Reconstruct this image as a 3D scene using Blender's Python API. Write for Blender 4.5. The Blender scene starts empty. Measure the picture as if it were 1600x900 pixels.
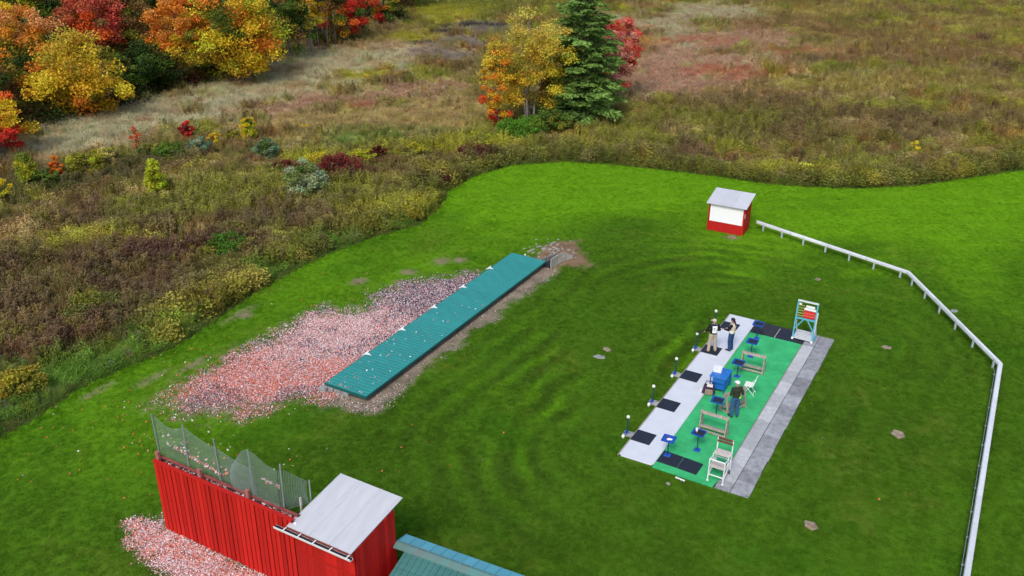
import bpy, bmesh, math, random
import numpy as np
from mathutils import Vector, Matrix

random.seed(7)
RNG = np.random.default_rng(11)
R = math.radians
scene = bpy.context.scene
COL = scene.collection

# ------------------------------------------------------------------ camera
F_PX, PITCH, ROLL, CAM_H = 1480.39, 0.4499, 0.0085, 22.64
_fw = Vector((0, math.cos(PITCH), -math.sin(PITCH)))
_up0 = Vector((0, math.sin(PITCH), math.cos(PITCH)))
_rt0 = Vector((1, 0, 0))
_rt = _rt0 * math.cos(ROLL) + _up0 * math.sin(ROLL)
_up = _up0 * math.cos(ROLL) - _rt0 * math.sin(ROLL)
cam_data = bpy.data.cameras.new('camera')
cam = bpy.data.objects.new('camera', cam_data)
COL.objects.link(cam)
cam_data.sensor_width = 36.0
cam_data.lens = F_PX / 1600 * 36.0
cam_data.clip_start = 0.5
cam_data.clip_end = 3000
M = Matrix.Identity(4)
for i in range(3):
    M[i][0], M[i][1], M[i][2] = _rt[i], _up[i], -_fw[i]
M[2][3] = CAM_H
cam.matrix_world = M
scene.camera = cam

# ------------------------------------------------------------------ sky and sun: soft, thinly overcast light
SUN_AZ, SUN_EL = R(200), R(48)      # azimuth the light comes from, clockwise from +Y
world = bpy.data.worlds.new('World')
scene.world = world
world.use_nodes = True
wn = world.node_tree.nodes
wl = world.node_tree.links
sky = wn.new('ShaderNodeTexSky')
sky.sky_type = 'NISHITA'
sky.sun_disc = False
sky.sun_elevation = SUN_EL
sky.sun_rotation = SUN_AZ
sky.air_density = 1.0
sky.dust_density = 2.5
sky.ozone_density = 1.0
wl.new(sky.outputs['Color'], wn['Background'].inputs['Color'])
wn['Background'].inputs['Strength'].default_value = 0.14
sun_d = bpy.data.lights.new('sun', 'SUN')
sun_d.energy = 1.5
sun_d.angle = R(15)
sun_d.color = (1.0, 0.95, 0.88)
sun = bpy.data.objects.new('sun', sun_d)
COL.objects.link(sun)
_dir = Vector((math.sin(SUN_AZ) * math.cos(SUN_EL), math.cos(SUN_AZ) * math.cos(SUN_EL), math.sin(SUN_EL)))
sun.rotation_euler = _dir.to_track_quat('Z', 'Y').to_euler()
sun.location = _dir * 200

scene.view_settings.view_transform = 'Standard'
scene.view_settings.look = 'None'
scene.view_settings.gamma = 1.0
scene.view_settings.use_curve_mapping = False
scene.view_settings.exposure = 0.35
scene.render.engine = 'CYCLES'
scene.cycles.max_bounces = 6
scene.cycles.diffuse_bounces = 3
scene.cycles.transparent_max_bounces = 8
scene.cycles.use_denoising = True
scene.cycles.use_fast_gi = False

# ------------------------------------------------------------------ frames
ANG = 0.515                      # direction of the shooting line in the ground plane
X0, Y0 = 5.4908, 32.6388         # centre of the nearest station mat
SA, CA = math.sin(ANG), math.cos(ANG)

def W(u, v, z=0.0):
    """u along the shooting line (away), v across it (away from the bunker)"""
    return Vector((X0 + u * SA + v * CA, Y0 + u * CA - v * SA, z))

def G(px, py, z=0.0):
    """ground point (height z) that the survey of the photograph gives for a pixel"""
    d = _fw + _rt * ((px - 800) / F_PX) - _up * ((py - 450) / F_PX)
    t = (z - CAM_H) / d.z
    return Vector((d.x * t, d.y * t, z))

def UV(p):
    dx, dy = p[0] - X0, p[1] - Y0
    return dx * SA + dy * CA, dx * CA - dy * SA

# ------------------------------------------------------------------ noise in numpy
def _hash(ix, iy, s):
    n = (ix.astype(np.int64) * 374761393 + iy.astype(np.int64) * 668265263 + s * 974711) & 0x7fffffff
    n = ((n ^ (n >> 13)) * 1274126177) & 0x7fffffff
    return ((n ^ (n >> 16)) & 0xffff) / 65535.0

def vnoise(x, y, s=0):
    x = np.asarray(x, float); y = np.asarray(y, float)
    ix, iy = np.floor(x), np.floor(y)
    fx, fy = x - ix, y - iy
    fx = fx * fx * (3 - 2 * fx); fy = fy * fy * (3 - 2 * fy)
    a = _hash(ix, iy, s); b = _hash(ix + 1, iy, s); c = _hash(ix, iy + 1, s); d = _hash(ix + 1, iy + 1, s)
    return (a * (1 - fx) + b * fx) * (1 - fy) + (c * (1 - fx) + d * fx) * fy

def fbm(x, y, scale, s=0, o=4):
    t = 0; amp = 1; tot = 0
    for k in range(o):
        t = t + amp * vnoise(np.asarray(x) / scale * 2 ** k + 17.3 * k, np.asarray(y) / scale * 2 ** k - 9.1 * k, s + k)
        tot += amp; amp *= 0.55
    return t / tot

def sstep(a, b, x):
    t = np.clip((x - a) / (b - a), 0, 1)
    return t * t * (3 - 2 * t)

def inpoly(x, y, poly):
    x = np.asarray(x); y = np.asarray(y)
    r = np.zeros(x.shape, bool)
    n = len(poly)
    for i in range(n):
        x1, y1 = poly[i][0], poly[i][1]; x2, y2 = poly[(i + 1) % n][0], poly[(i + 1) % n][1]
        c = ((y1 > y) != (y2 > y)) & (x < (x2 - x1) * (y - y1) / (y2 - y1 + 1e-12) + x1)
        r ^= c
    return r

def dpoly(x, y, pts, closed=True):
    x = np.asarray(x, float); y = np.asarray(y, float)
    d = np.full(x.shape, 1e9)
    n = len(pts)
    for i in range(n if closed else n - 1):
        ax, ay = pts[i][0], pts[i][1]; bx, by = pts[(i + 1) % n][0], pts[(i + 1) % n][1]
        l2 = (bx - ax) ** 2 + (by - ay) ** 2 + 1e-9
        t = np.clip(((x - ax) * (bx - ax) + (y - ay) * (by - ay)) / l2, 0, 1)
        d = np.minimum(d, np.hypot(x - ax - t * (bx - ax), y - ay - t * (by - ay)))
    return d

def sdpoly(x, y, poly):
    d = dpoly(x, y, poly)
    return np.where(inpoly(x, y, poly), -d, d)

# ------------------------------------------------------------------ materials
def new_mat(name):
    m = bpy.data.materials.new(name); m.use_nodes = True
    nt = m.node_tree
    b = nt.nodes['Principled BSDF']
    return m, nt, b

def mat(name, col, rough=0.6, metal=0.0, var=0.15, scale=6.0, bump=0.0, bscale=30.0, objvar=0.0, col2=None, spec=0.4, stretch=None, detail=5):
    m, nt, b = new_mat(name)
    N, L = nt.nodes, nt.links
    tc = N.new('ShaderNodeTexCoord')
    src = tc.outputs['Object']
    if stretch:
        mp = N.new('ShaderNodeMapping'); mp.inputs['Scale'].default_value = stretch
        L.new(src, mp.inputs['Vector']); src = mp.outputs['Vector']
    nz = N.new('ShaderNodeTexNoise'); nz.inputs['Scale'].default_value = scale; nz.inputs['Detail'].default_value = detail
    nz.inputs['Roughness'].default_value = 0.65
    L.new(src, nz.inputs['Vector'])
    rp = N.new('ShaderNodeValToRGB')
    c2 = col2 if col2 else tuple(c * (1 - var) for c in col)
    c1 = col if col2 else tuple(min(1, c * (1 + var)) for c in col)
    rp.color_ramp.elements[0].position = 0.3; rp.color_ramp.elements[1].position = 0.7
    rp.color_ramp.elements[0].color = (*c2, 1); rp.color_ramp.elements[1].color = (*c1, 1)
    L.new(nz.outputs['Fac'], rp.inputs['Fac'])
    out = rp.outputs['Color']
    if objvar:
        oi = N.new('ShaderNodeObjectInfo')
        mr = N.new('ShaderNodeMapRange'); mr.inputs['To Min'].default_value = 1 - objvar; mr.inputs['To Max'].default_value = 1 + objvar
        L.new(oi.outputs['Random'], mr.inputs['Value'])
        mx = N.new('ShaderNodeMix'); mx.data_type = 'RGBA'; mx.blend_type = 'MULTIPLY'; mx.inputs['Factor'].default_value = 1
        L.new(out, mx.inputs[6]); L.new(mr.outputs['Result'], mx.inputs[7]); out = mx.outputs[2]
    L.new(out, b.inputs['Base Color'])
    b.inputs['Roughness'].default_value = rough
    b.inputs['Metallic'].default_value = metal
    b.inputs['Specular IOR Level'].default_value = spec
    if bump:
        n2 = N.new('ShaderNodeTexNoise'); n2.inputs['Scale'].default_value = bscale; n2.inputs['Detail'].default_value = 4
        L.new(src, n2.inputs['Vector'])
        bp = N.new('ShaderNodeBump'); bp.inputs['Strength'].default_value = bump; bp.inputs['Distance'].default_value = 0.02
        L.new(n2.outputs['Fac'], bp.inputs['Height']); L.new(bp.outputs['Normal'], b.inputs['Normal'])
    return m

def leaf_mat(name, attr='Col', kind='GEOMETRY', trans=0.3, tip=False, rough=0.7):
    m = bpy.data.materials.new(name); m.use_nodes = True
    nt = m.node_tree; N, L = nt.nodes, nt.links
    N.remove(N['Principled BSDF'])
    at = N.new('ShaderNodeAttribute'); at.attribute_name = attr; at.attribute_type = kind
    c = at.outputs['Color']
    if tip:
        t2 = N.new('ShaderNodeAttribute'); t2.attribute_name = 'tipcol'; t2.attribute_type = 'INSTANCER'
        tf = N.new('ShaderNodeAttribute'); tf.attribute_name = 'tip'
        mx = N.new('ShaderNodeMix'); mx.data_type = 'RGBA'
        L.new(tf.outputs['Fac'], mx.inputs['Factor']); L.new(c, mx.inputs[6]); L.new(t2.outputs['Color'], mx.inputs[7])
        c = mx.outputs[2]
    d = N.new('ShaderNodeBsdfDiffuse'); t = N.new('ShaderNodeBsdfTranslucent')
    L.new(c, d.inputs['Color']); L.new(c, t.inputs['Color'])
    ms = N.new('ShaderNodeMixShader'); ms.inputs['Fac'].default_value = trans
    L.new(d.outputs['BSDF'], ms.inputs[1]); L.new(t.outputs['BSDF'], ms.inputs[2])
    L.new(ms.outputs['Shader'], N['Material Output'].inputs['Surface'])
    return m

def attr_ground_mat(name, bump=0.6, fine=9.0, lo=0.72, hi=1.25):
    m, nt, b = new_mat(name)
    N, L = nt.nodes, nt.links
    at = N.new('ShaderNodeAttribute'); at.attribute_name = 'Col'
    geo = N.new('ShaderNodeNewGeometry')
    nz = N.new('ShaderNodeTexNoise'); nz.inputs['Scale'].default_value = fine; nz.inputs['Detail'].default_value = 6; nz.inputs['Roughness'].default_value = 0.7
    L.new(geo.outputs['Position'], nz.inputs['Vector'])
    mr = N.new('ShaderNodeMapRange'); mr.inputs['From Min'].default_value = 0.3; mr.inputs['From Max'].default_value = 0.7
    mr.inputs['To Min'].default_value = lo; mr.inputs['To Max'].default_value = hi
    L.new(nz.outputs['Fac'], mr.inputs['Value'])
    mx = N.new('ShaderNodeMix'); mx.data_type = 'RGBA'; mx.blend_type = 'MULTIPLY'; mx.inputs['Factor'].default_value = 1
    L.new(at.outputs['Color'], mx.inputs[6]); L.new(mr.outputs['Result'], mx.inputs[7])
    L.new(mx.outputs[2], b.inputs['Base Color'])
    b.inputs['Roughness'].default_value = 0.95; b.inputs['Specular IOR Level'].default_value = 0.0
    bp = N.new('ShaderNodeBump'); bp.inputs['Strength'].default_value = bump; bp.inputs['Distance'].default_value = 0.04
    L.new(nz.outputs['Fac'], bp.inputs['Height']); L.new(bp.outputs['Normal'], b.inputs['Normal'])
    return m

MAT = dict(
    red=mat('red_painted_wood', (0.49, 0.016, 0.012), 0.6, var=0.10, scale=3, stretch=(8, 8, 0.6), bump=0.25, bscale=25, objvar=0.22, spec=0.15),
    red_plain=mat('red_painted_ply', (0.46, 0.016, 0.014), 0.55, var=0.08, scale=4, bump=0.1, objvar=0.06, spec=0.15),
    maroon=mat('weathered_maroon_wood', (0.20, 0.045, 0.04), 0.8, var=0.4, scale=5, bump=0.3),
    stubwood=mat('faded_red_post', (0.36, 0.13, 0.11), 0.85, var=0.3, scale=8, bump=0.3),
    white_metal=mat('white_roof_metal', (0.57, 0.58, 0.61), 0.45, var=0.09, scale=1.2, stretch=(3, 0.6, 1), bump=0.04, bscale=3, objvar=0.03),
    grey_metal=mat('pale_roof_metal', (0.55, 0.565, 0.605), 0.45, var=0.07, scale=1.5, bump=0.05, bscale=4, objvar=0.05),
    white=mat('white_paint', (0.84, 0.84, 0.84), 0.45, var=0.04, scale=4),
    white_panel=mat('clean_white_sheet', (0.89, 0.89, 0.92), 0.4, var=0.02, scale=3),
    white_dirty=mat('white_tube_paint', (0.82, 0.83, 0.83), 0.4, var=0.06, scale=8),
    teal=mat('teal_roof_metal', (0.026, 0.255, 0.238), 0.45, var=0.13, scale=1.4, bump=0.05, bscale=5, objvar=0.05),
    teal_edge=mat('teal_trim', (0.008, 0.11, 0.10), 0.5, var=0.1),
    green_roof=mat('green_roof_metal', (0.060, 0.185, 0.170), 0.34, var=0.22, scale=2.0, stretch=(4, 0.5, 1), objvar=0.1),
    ridge=mat('ridge_cap_metal', (0.07, 0.27, 0.25), 0.42, var=0.2, scale=2, col2=(0.16, 0.16, 0.15)),
    blue_roof=mat('pale_blue_roof_metal', (0.10, 0.36, 0.45), 0.35, var=0.06, scale=2, objvar=0.08),
    concrete=mat('grey_concrete', (0.29, 0.29, 0.28), 0.9, var=0.45, scale=7, bump=0.4, bscale=40, objvar=0.12),
    slab_pale=mat('pale_concrete_slab', (0.44, 0.45, 0.46), 0.85, var=0.16, scale=5, bump=0.3, bscale=50, objvar=0.16),
    slab_dark=mat('dark_concrete_slab', (0.29, 0.295, 0.315), 0.9, var=0.3, scale=4, bump=0.4, bscale=40, objvar=0.28),
    mat_white=mat('pale_vinyl', (0.65, 0.68, 0.73), 0.5, var=0.06, scale=1.6, bump=0.05, bscale=6),
    carpet=mat('green_turf_carpet', (0.050, 0.44, 0.16), 0.95, var=0.22, scale=1.4, bump=0.3, bscale=120, spec=0.1, detail=9),
    rubber=mat('black_rubber', (0.015, 0.020, 0.036), 0.7, var=0.3, scale=6, bump=0.3, bscale=90),
    rubber_grey=mat('worn_black_rubber', (0.026, 0.028, 0.036), 0.7, var=0.3, scale=6, bump=0.3, bscale=90),
    blue=mat('blue_paint', (0.014, 0.09, 0.45), 0.4, var=0.1, scale=6),
    blue_light=mat('blue_plastic', (0.02, 0.16, 0.52), 0.4, var=0.12, scale=4),
    navy=mat('navy_paint', (0.012, 0.03, 0.10), 0.5, var=0.2),
    darkgreen=mat('dark_green_post', (0.012, 0.06, 0.07), 0.5, var=0.2),
    skyblue=mat('sky_blue_paint', (0.12, 0.42, 0.56), 0.5, var=0.1, scale=8),
    silver=mat('grey_white_timber', (0.66, 0.70, 0.73), 0.6, var=0.12, scale=10),
    rail=mat('galvanised_rail', (0.74, 0.76, 0.79), 0.42, metal=0.15, var=0.1, scale=3, bump=0.08, objvar=0.07),
    railpost=mat('galvanised_post', (0.50, 0.54, 0.60), 0.5, metal=0.15, var=0.15, scale=5),
    wood=mat('weathered_wood', (0.34, 0.30, 0.25), 0.9, var=0.3, scale=6, stretch=(1, 1, 1), bump=0.4, bscale=30, objvar=0.15),
    wood_pale=mat('pale_wood', (0.52, 0.46, 0.43), 0.85, var=0.15, scale=8, objvar=0.1),
    wood_brown=mat('brown_wood', (0.15, 0.065, 0.045), 0.6, var=0.25, scale=8),
    plywood=mat('grey_plywood', (0.40, 0.37, 0.33), 0.9, var=0.25, scale=4, bump=0.3, objvar=0.1),
    black=mat('black_plastic', (0.012, 0.012, 0.014), 0.45, var=0.2),
    gun=mat('gun_metal', (0.02, 0.02, 0.022), 0.35, metal=0.6, var=0.2),
    foam=mat('pale_foam', (0.76, 0.80, 0.70), 0.9, var=0.06),
    steel=mat('steel_pole', (0.32, 0.35, 0.38), 0.5, metal=0.4, var=0.15),
    net=mat('net_cord', (0.24, 0.30, 0.30), 0.8, var=0.1),
    stone=mat('field_stone', (0.27, 0.21, 0.15), 0.95, var=0.5, scale=6, bump=0.5, bscale=20, objvar=0.15),
    stone_white=mat('white_stone', (0.32, 0.30, 0.27), 0.95, var=0.2, scale=6, bump=0.5),
    yellow=mat('yellow_slat', (0.42, 0.38, 0.12), 0.6),
    orange=mat('orange_card', (0.72, 0.17, 0.06), 0.6, var=0.08),
    redcard=mat('red_card', (0.58, 0.02, 0.04), 0.6, var=0.08),
    bark=mat('grey_bark', (0.13, 0.105, 0.085), 0.95, var=0.35, scale=6, bump=0.6, bscale=14),
    birch=mat('pale_birch_bark', (0.46, 0.43, 0.39), 0.9, var=0.4, scale=5, stretch=(1, 1, 3), bump=0.3, col2=(0.12, 0.11, 0.10)),
    skin=mat('skin', (0.50, 0.27, 0.20), 0.55, var=0.06, scale=12),
    hair=mat('dark_hair', (0.02, 0.013, 0.010), 0.5, var=0.2),
    grey_hair=mat('grey_hair', (0.35, 0.33, 0.31), 0.6, var=0.2),
    khaki=mat('khaki_cotton', (0.42, 0.35, 0.26), 0.9, var=0.1, scale=9, bump=0.4, bscale=18),
    cream=mat('cream_cotton', (0.58, 0.51, 0.40), 0.9, var=0.08, scale=8, bump=0.4, bscale=16),
    cream_pale=mat('pale_canvas', (0.74, 0.68, 0.58), 0.9, var=0.06, scale=8),
    denim=mat('blue_denim', (0.018, 0.055, 0.155), 0.9, var=0.25, scale=9, bump=0.4, bscale=18),
    denim_pale=mat('worn_blue_denim', (0.03, 0.10, 0.22), 0.9, var=0.25, scale=9, bump=0.4, bscale=18),
    shirt_black=mat('black_cotton', (0.010, 0.011, 0.016), 0.9, var=0.2, scale=9, bump=0.4, bscale=16),
    shirt_green=mat('dark_green_cotton', (0.022, 0.035, 0.016), 0.9, var=0.2, scale=9, bump=0.4, bscale=16),
    shoe_brown=mat('brown_leather', (0.10, 0.055, 0.035), 0.6),
    yellow_pouch=mat('yellow_green_cloth', (0.50, 0.52, 0.08), 0.8),
    purple=mat('dark_purple_cloth', (0.05, 0.025, 0.07), 0.8, var=0.4, scale=12),
    tan_cloth=mat('tan_cloth', (0.30, 0.22, 0.16), 0.9, var=0.3, scale=12),
    cap_tan=mat('tan_cap', (0.55, 0.48, 0.38), 0.9),
    cap_navy=mat('navy_cap', (0.012, 0.016, 0.035), 0.8),
    print_grey=mat('grey_print', (0.25, 0.27, 0.29), 0.8),
    leaf=leaf_mat('leaves', trans=0.3),
    needle=leaf_mat('needles', trans=0.12),
    plant=leaf_mat('meadow_plant', 'tint', 'INSTANCER', 0.4, tip=True),
    grass=leaf_mat('grass_blades', 'tint', 'INSTANCER', 0.3),
    shard=leaf_mat('clay_shards', trans=0.0),
    lawn=attr_ground_mat('mown_lawn', 0.4, 14.0, 0.8, 1.2),
    soil=attr_ground_mat('meadow_soil', 0.6, 2.5, 0.6, 1.35),
)

# ------------------------------------------------------------------ object helpers
def tag(o, label=None, cat=None, group=None, kind=None):
    if label: o['label'] = label
    if cat: o['category'] = cat
    if group: o['group'] = group
    if kind: o['kind'] = kind
    return o

def empty(name, loc=(0, 0, 0), rz=0.0, label=None, cat=None, group=None):
    o = bpy.data.objects.new(name, None)
    o.empty_display_size = 0.2
    COL.objects.link(o)
    o.location = loc; o.rotation_euler = (0, 0, rz)
    return tag(o, label, cat, group)

def link_mesh(name, me, m=None, parent=None, loc=None, rot=None):
    if m is not None and not me.materials: me.materials.append(m)
    o = bpy.data.objects.new(name, me)
    COL.objects.link(o)
    if parent is not None: o.parent = parent
    if loc is not None: o.location = loc
    if rot is not None: o.rotation_euler = rot
    return o

class MB:
    def __init__(s): s.v = []; s.f = []
    def add(s, vs, fs):
        o = len(s.v); s.v += [tuple(p) for p in vs]; s.f += [tuple(i + o for i in f) for f in fs]; return s
    def box(s, c, d, rot=None, taper=1.0):
        x, y, z = d[0] / 2, d[1] / 2, d[2] / 2
        t = taper
        vs = [(-x, -y, -z), (x, -y, -z), (x, y, -z), (-x, y, -z), (-x * t, -y * t, z), (x * t, -y * t, z), (x * t, y * t, z), (-x * t, y * t, z)]
        if rot is not None:
            from mathutils import Euler
            m = Euler(rot).to_matrix(); vs = [m @ Vector(p) for p in vs]
        vs = [(p[0] + c[0], p[1] + c[1], p[2] + c[2]) for p in vs]
        return s.add(vs, [(0, 3, 2, 1), (4, 5, 6, 7), (0, 1, 5, 4), (1, 2, 6, 5), (2, 3, 7, 6), (3, 0, 4, 7)])
    def span(s, x0, x1, y0, y1, z0, z1):
        return s.box(((x0 + x1) / 2, (y0 + y1) / 2, (z0 + z1) / 2), (abs(x1 - x0), abs(y1 - y0), abs(z1 - z0)))
    def bar(s, a, b, w, h=None):
        """rectangular bar between two points, w across, h the other way"""
        a = Vector(a); b = Vector(b); h = h or w
        d = (b - a).normalized()
        side = d.cross(Vector((0, 0, 1)))
        if side.length < 1e-3: side = Vector((1, 0, 0))
        side.normalize(); upv = side.cross(d)
        vs = []
        for p in (a, b):
            for sx, sz in ((-1, -1), (1, -1), (1, 1), (-1, 1)):
                vs.append(p + side * (sx * w / 2) + upv * (sz * h / 2))
        return s.add(vs, [(0, 1, 2, 3), (7, 6, 5, 4), (0, 4, 5, 1), (1, 5, 6, 2), (2, 6, 7, 3), (3, 7, 4, 0)])
    def tube(s, pts, rads, n=8, cap=True):
        pts = [Vector(p) for p in pts]
        if not hasattr(rads, '__len__'): rads = [rads] * len(pts)
        vs = []; fs = []
        ref = None
        for i, p in enumerate(pts):
            d = (pts[min(i + 1, len(pts) - 1)] - pts[max(i - 1, 0)]).normalized()
            if ref is None:
                ref = d.orthogonal().normalized()
            ref = (ref - d * ref.dot(d))
            ref = ref.normalized() if ref.length > 1e-5 else d.orthogonal().normalized()
            bi = d.cross(ref)
            for k in range(n):
                a = 2 * math.pi * k / n
                vs.append(p + (ref * math.cos(a) + bi * math.sin(a)) * rads[i])
        for i in range(len(pts) - 1):
            for k in range(n):
                k2 = (k + 1) % n
                fs.append((i * n + k, i * n + k2, (i + 1) * n + k2, (i + 1) * n + k))
        if cap:
            fs.append(tuple(range(n))[::-1]); fs.append(tuple(range((len(pts) - 1) * n, len(pts) * n)))
        return s.add(vs, fs)
    def ball(s, c, r, nu=12, nv=8):
        if not hasattr(r, '__len__'): r = (r, r, r)
        vs = []; fs = []
        for j in range(nv + 1):
            t = math.pi * j / nv
            for i in range(nu):
                p = 2 * math.pi * i / nu
                vs.append((c[0] + r[0] * math.sin(t) * math.cos(p), c[1] + r[1] * math.sin(t) * math.sin(p), c[2] + r[2] * math.cos(t)))
        for j in range(nv):
            for i in range(nu):
                i2 = (i + 1) % nu
                fs.append((j * nu + i, (j + 1) * nu + i, (j + 1) * nu + i2, j * nu + i2))
        return s.add(vs, fs)
    def prism(s, poly, z0, z1):
        n = len(poly)
        vs = [(p[0], p[1], z0) for p in poly] + [(p[0], p[1], z1) for p in poly]
        fs = [tuple(range(n))[::-1], tuple(range(n, 2 * n))] + [(i, (i + 1) % n, n + (i + 1) % n, n + i) for i in range(n)]
        return s.add(vs, fs)
    def mesh(s, name, bevel=0.0, smooth=False):
        me = bpy.data.meshes.new(name)
        me.from_pydata(s.v, [], s.f)
        bm = bmesh.new(); bm.from_mesh(me)
        bmesh.ops.remove_doubles(bm, verts=bm.verts, dist=1e-5)
        bmesh.ops.recalc_face_normals(bm, faces=bm.faces)
        if bevel:
            bmesh.ops.bevel(bm, geom=[e for e in bm.edges], offset=bevel, segments=1, affect='EDGES', clamp_overlap=True)
        if smooth:
            for f in bm.faces: f.smooth = True
        bm.to_mesh(me); bm.free()
        return me
    def build(s, name, m, parent=None, loc=None, rot=None, bevel=0.0, smooth=False):
        return link_mesh(name, s.mesh(name, bevel, smooth), m, parent, loc, rot)

def mesh_np(name, verts, quads, cols=None, attr='Col', smooth=False):
    """verts (N,3), quads (M,k) with constant k, cols (N,3) per vertex"""
    me = bpy.data.meshes.new(name)
    n, k = quads.shape
    me.vertices.add(len(verts)); me.vertices.foreach_set('co', np.ascontiguousarray(verts, np.float32).ravel())
    me.loops.add(n * k); me.loops.foreach_set('vertex_index', np.ascontiguousarray(quads, np.int32).ravel())
    me.polygons.add(n)
    me.polygons.foreach_set('loop_start', np.arange(0, n * k, k, dtype=np.int32))
    me.polygons.foreach_set('loop_total', np.full(n, k, np.int32))
    if cols is not None:
        a = me.attributes.new(attr, 'FLOAT_COLOR', 'POINT')
        c = np.ones((len(verts), 4), np.float32); c[:, :3] = cols
        a.data.foreach_set('color', c.ravel())
    if smooth:
        me.polygons.foreach_set('use_smooth', np.ones(n, bool))
    me.update(calc_edges=True)
    return me

def leaf_quads(pos, size, cols, up=0.5, aspect=0.6, rng=RNG, fold=0.0):
    """one four-cornered leaf per position with a random tilt"""
    n = len(pos)
    nrm = rng.normal(size=(n, 3)); nrm[:, 2] = np.abs(nrm[:, 2]) + up
    nrm /= np.linalg.norm(nrm, axis=1)[:, None]
    t = rng.normal(size=(n, 3)); t -= nrm * (t * nrm).sum(1)[:, None]; t /= np.linalg.norm(t, axis=1)[:, None]
    b = np.cross(nrm, t)
    s = (np.asarray(size) * (0.7 + 0.6 * rng.random(n)))[:, None]
    v = np.stack([pos - t * s, pos + b * s * aspect, pos + t * s, pos - b * s * aspect], 1).reshape(-1, 3)
    q = np.arange(n * 4).reshape(n, 4)
    return v, q, np.repeat(cols, 4, axis=0)

PX = lambda *pts: [(G(x, y).x, G(x, y).y) for x, y in pts]
PUV = lambda *pts: [(W(u, v).x, W(u, v).y) for u, v in pts]

# ================================================================== ground
LAWN = PX((-420, 900), (-60, 722), (0, 686), (60, 652), (130, 606), (200, 574), (270, 546), (330, 507), (400, 458), (460, 424), (520, 394), (600, 367), (655, 352),
          (688, 326), (702, 300), (742, 276), (800, 259), (880, 253), (960, 258), (1050, 268), (1120, 276), (1180, 286), (1270, 293), (1350, 295),
          (1430, 291), (1500, 281), (1600, 266), (1760, 250), (2100, 225)) + [(70, 5), (-40, 5)]
EDGE = LAWN[1:-3]
FAN = PUV((-8.1, -19.0), (-6.4, -19.5), (-4.6, -19.2), (-1.4, -19.2), (1.6, -19.4), (3.3, -17.5), (5.6, -17.2), (7.6, -16.4), (10.4, -14.5), (10.2, -13.6), (-4.2, -13.2), (-4.6, -14.3), (-5.8, -14.7), (-7.7, -16.7))
STRIP = PUV((-4.3, -13.4), (-4.6, -11.7), (-3.9, -10.9), (0, -10.95), (4, -10.8), (8, -10.9), (11.4, -10.6), (13.6, -10.5), (14.6, -9.2), (15.3, -10.2), (16.0, -10.6), (17.5, -11.6), (15.9, -13.2), (14.0, -12.8), (13.2, -13.0))
FAN2 = PUV((-13.6, -13.3), (-14.2, -14.1), (-14.9, -13.2), (-15.3, -11.6), (-15.7, -9.0), (-15.8, -5.0), (-13.85, -5.0), (-13.85, -12.7))
FAN2B = PUV((-13.6, -12.6), (-13.6, -7.2), (-12.7, -7.6), (-12.6, -10.0), (-12.6, -12.7))
PLAT = PUV((-1.75, -0.42), (12.7, -0.42), (12.7, 4.95), (-1.75, 4.95))
BUNK = PUV((-3.7, -13.85), (13.25, -13.85), (13.25, -11.5), (-3.7, -11.5))

def masks(x, y):
    """how bare the lawn is (0 grass .. 1 bare) and which sort of bare ground"""
    w = (fbm(x, y, 1.6, 31) - 0.5) * 1.5 + (fbm(x, y, 0.45, 35, 3) - 0.5) * 1.3
    fan = sstep(1.25, -0.95, sdpoly(x, y, FAN) + w)
    strip = sstep(0.40, -0.35, sdpoly(x, y, STRIP) + w * 0.7)
    fan2 = sstep(0.45, -0.35, sdpoly(x, y, FAN2) + w * 0.5)
    fan2b = sstep(0.35, -0.15, sdpoly(x, y, FAN2B) + w * 0.4)
    e = dpoly(x, y, EDGE, False)
    spots = np.zeros_like(x)
    for p, r in ((G(1145, 371), 0.55), (G(690, 408), 0.6), (G(718, 407), 0.5), (G(385, 492), 0.5), (G(590, 468), 0.35), (G(625, 440), 0.3), (G(655, 455), 0.4), (G(560, 440), .5), (G(640, 425), .5)):
        d = np.hypot(x - p.x, (y - p.y))
        spots = np.maximum(spots, sstep(r * 1.3, r * 0.3, d + w * 0.25) * 0.75)
    for p, r in ((G(300, 572), 1.0), (G(240, 590), .9), (G(375, 490), 1.1), (G(250, 545), .8), (G(150, 612), .8)):
        u0, v0 = UV(p); u1, v1 = (x - X0) * SA + (y - Y0) * CA, (x - X0) * CA - (y - Y0) * SA
        d = np.hypot((u1 - u0) * .6, (v1 - v0) * 2.2)
        spots = np.maximum(spots, sstep(r, r * .2, d + w * .3) * .6)
    return fan, strip, np.maximum(fan2, fan2b), spots

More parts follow.
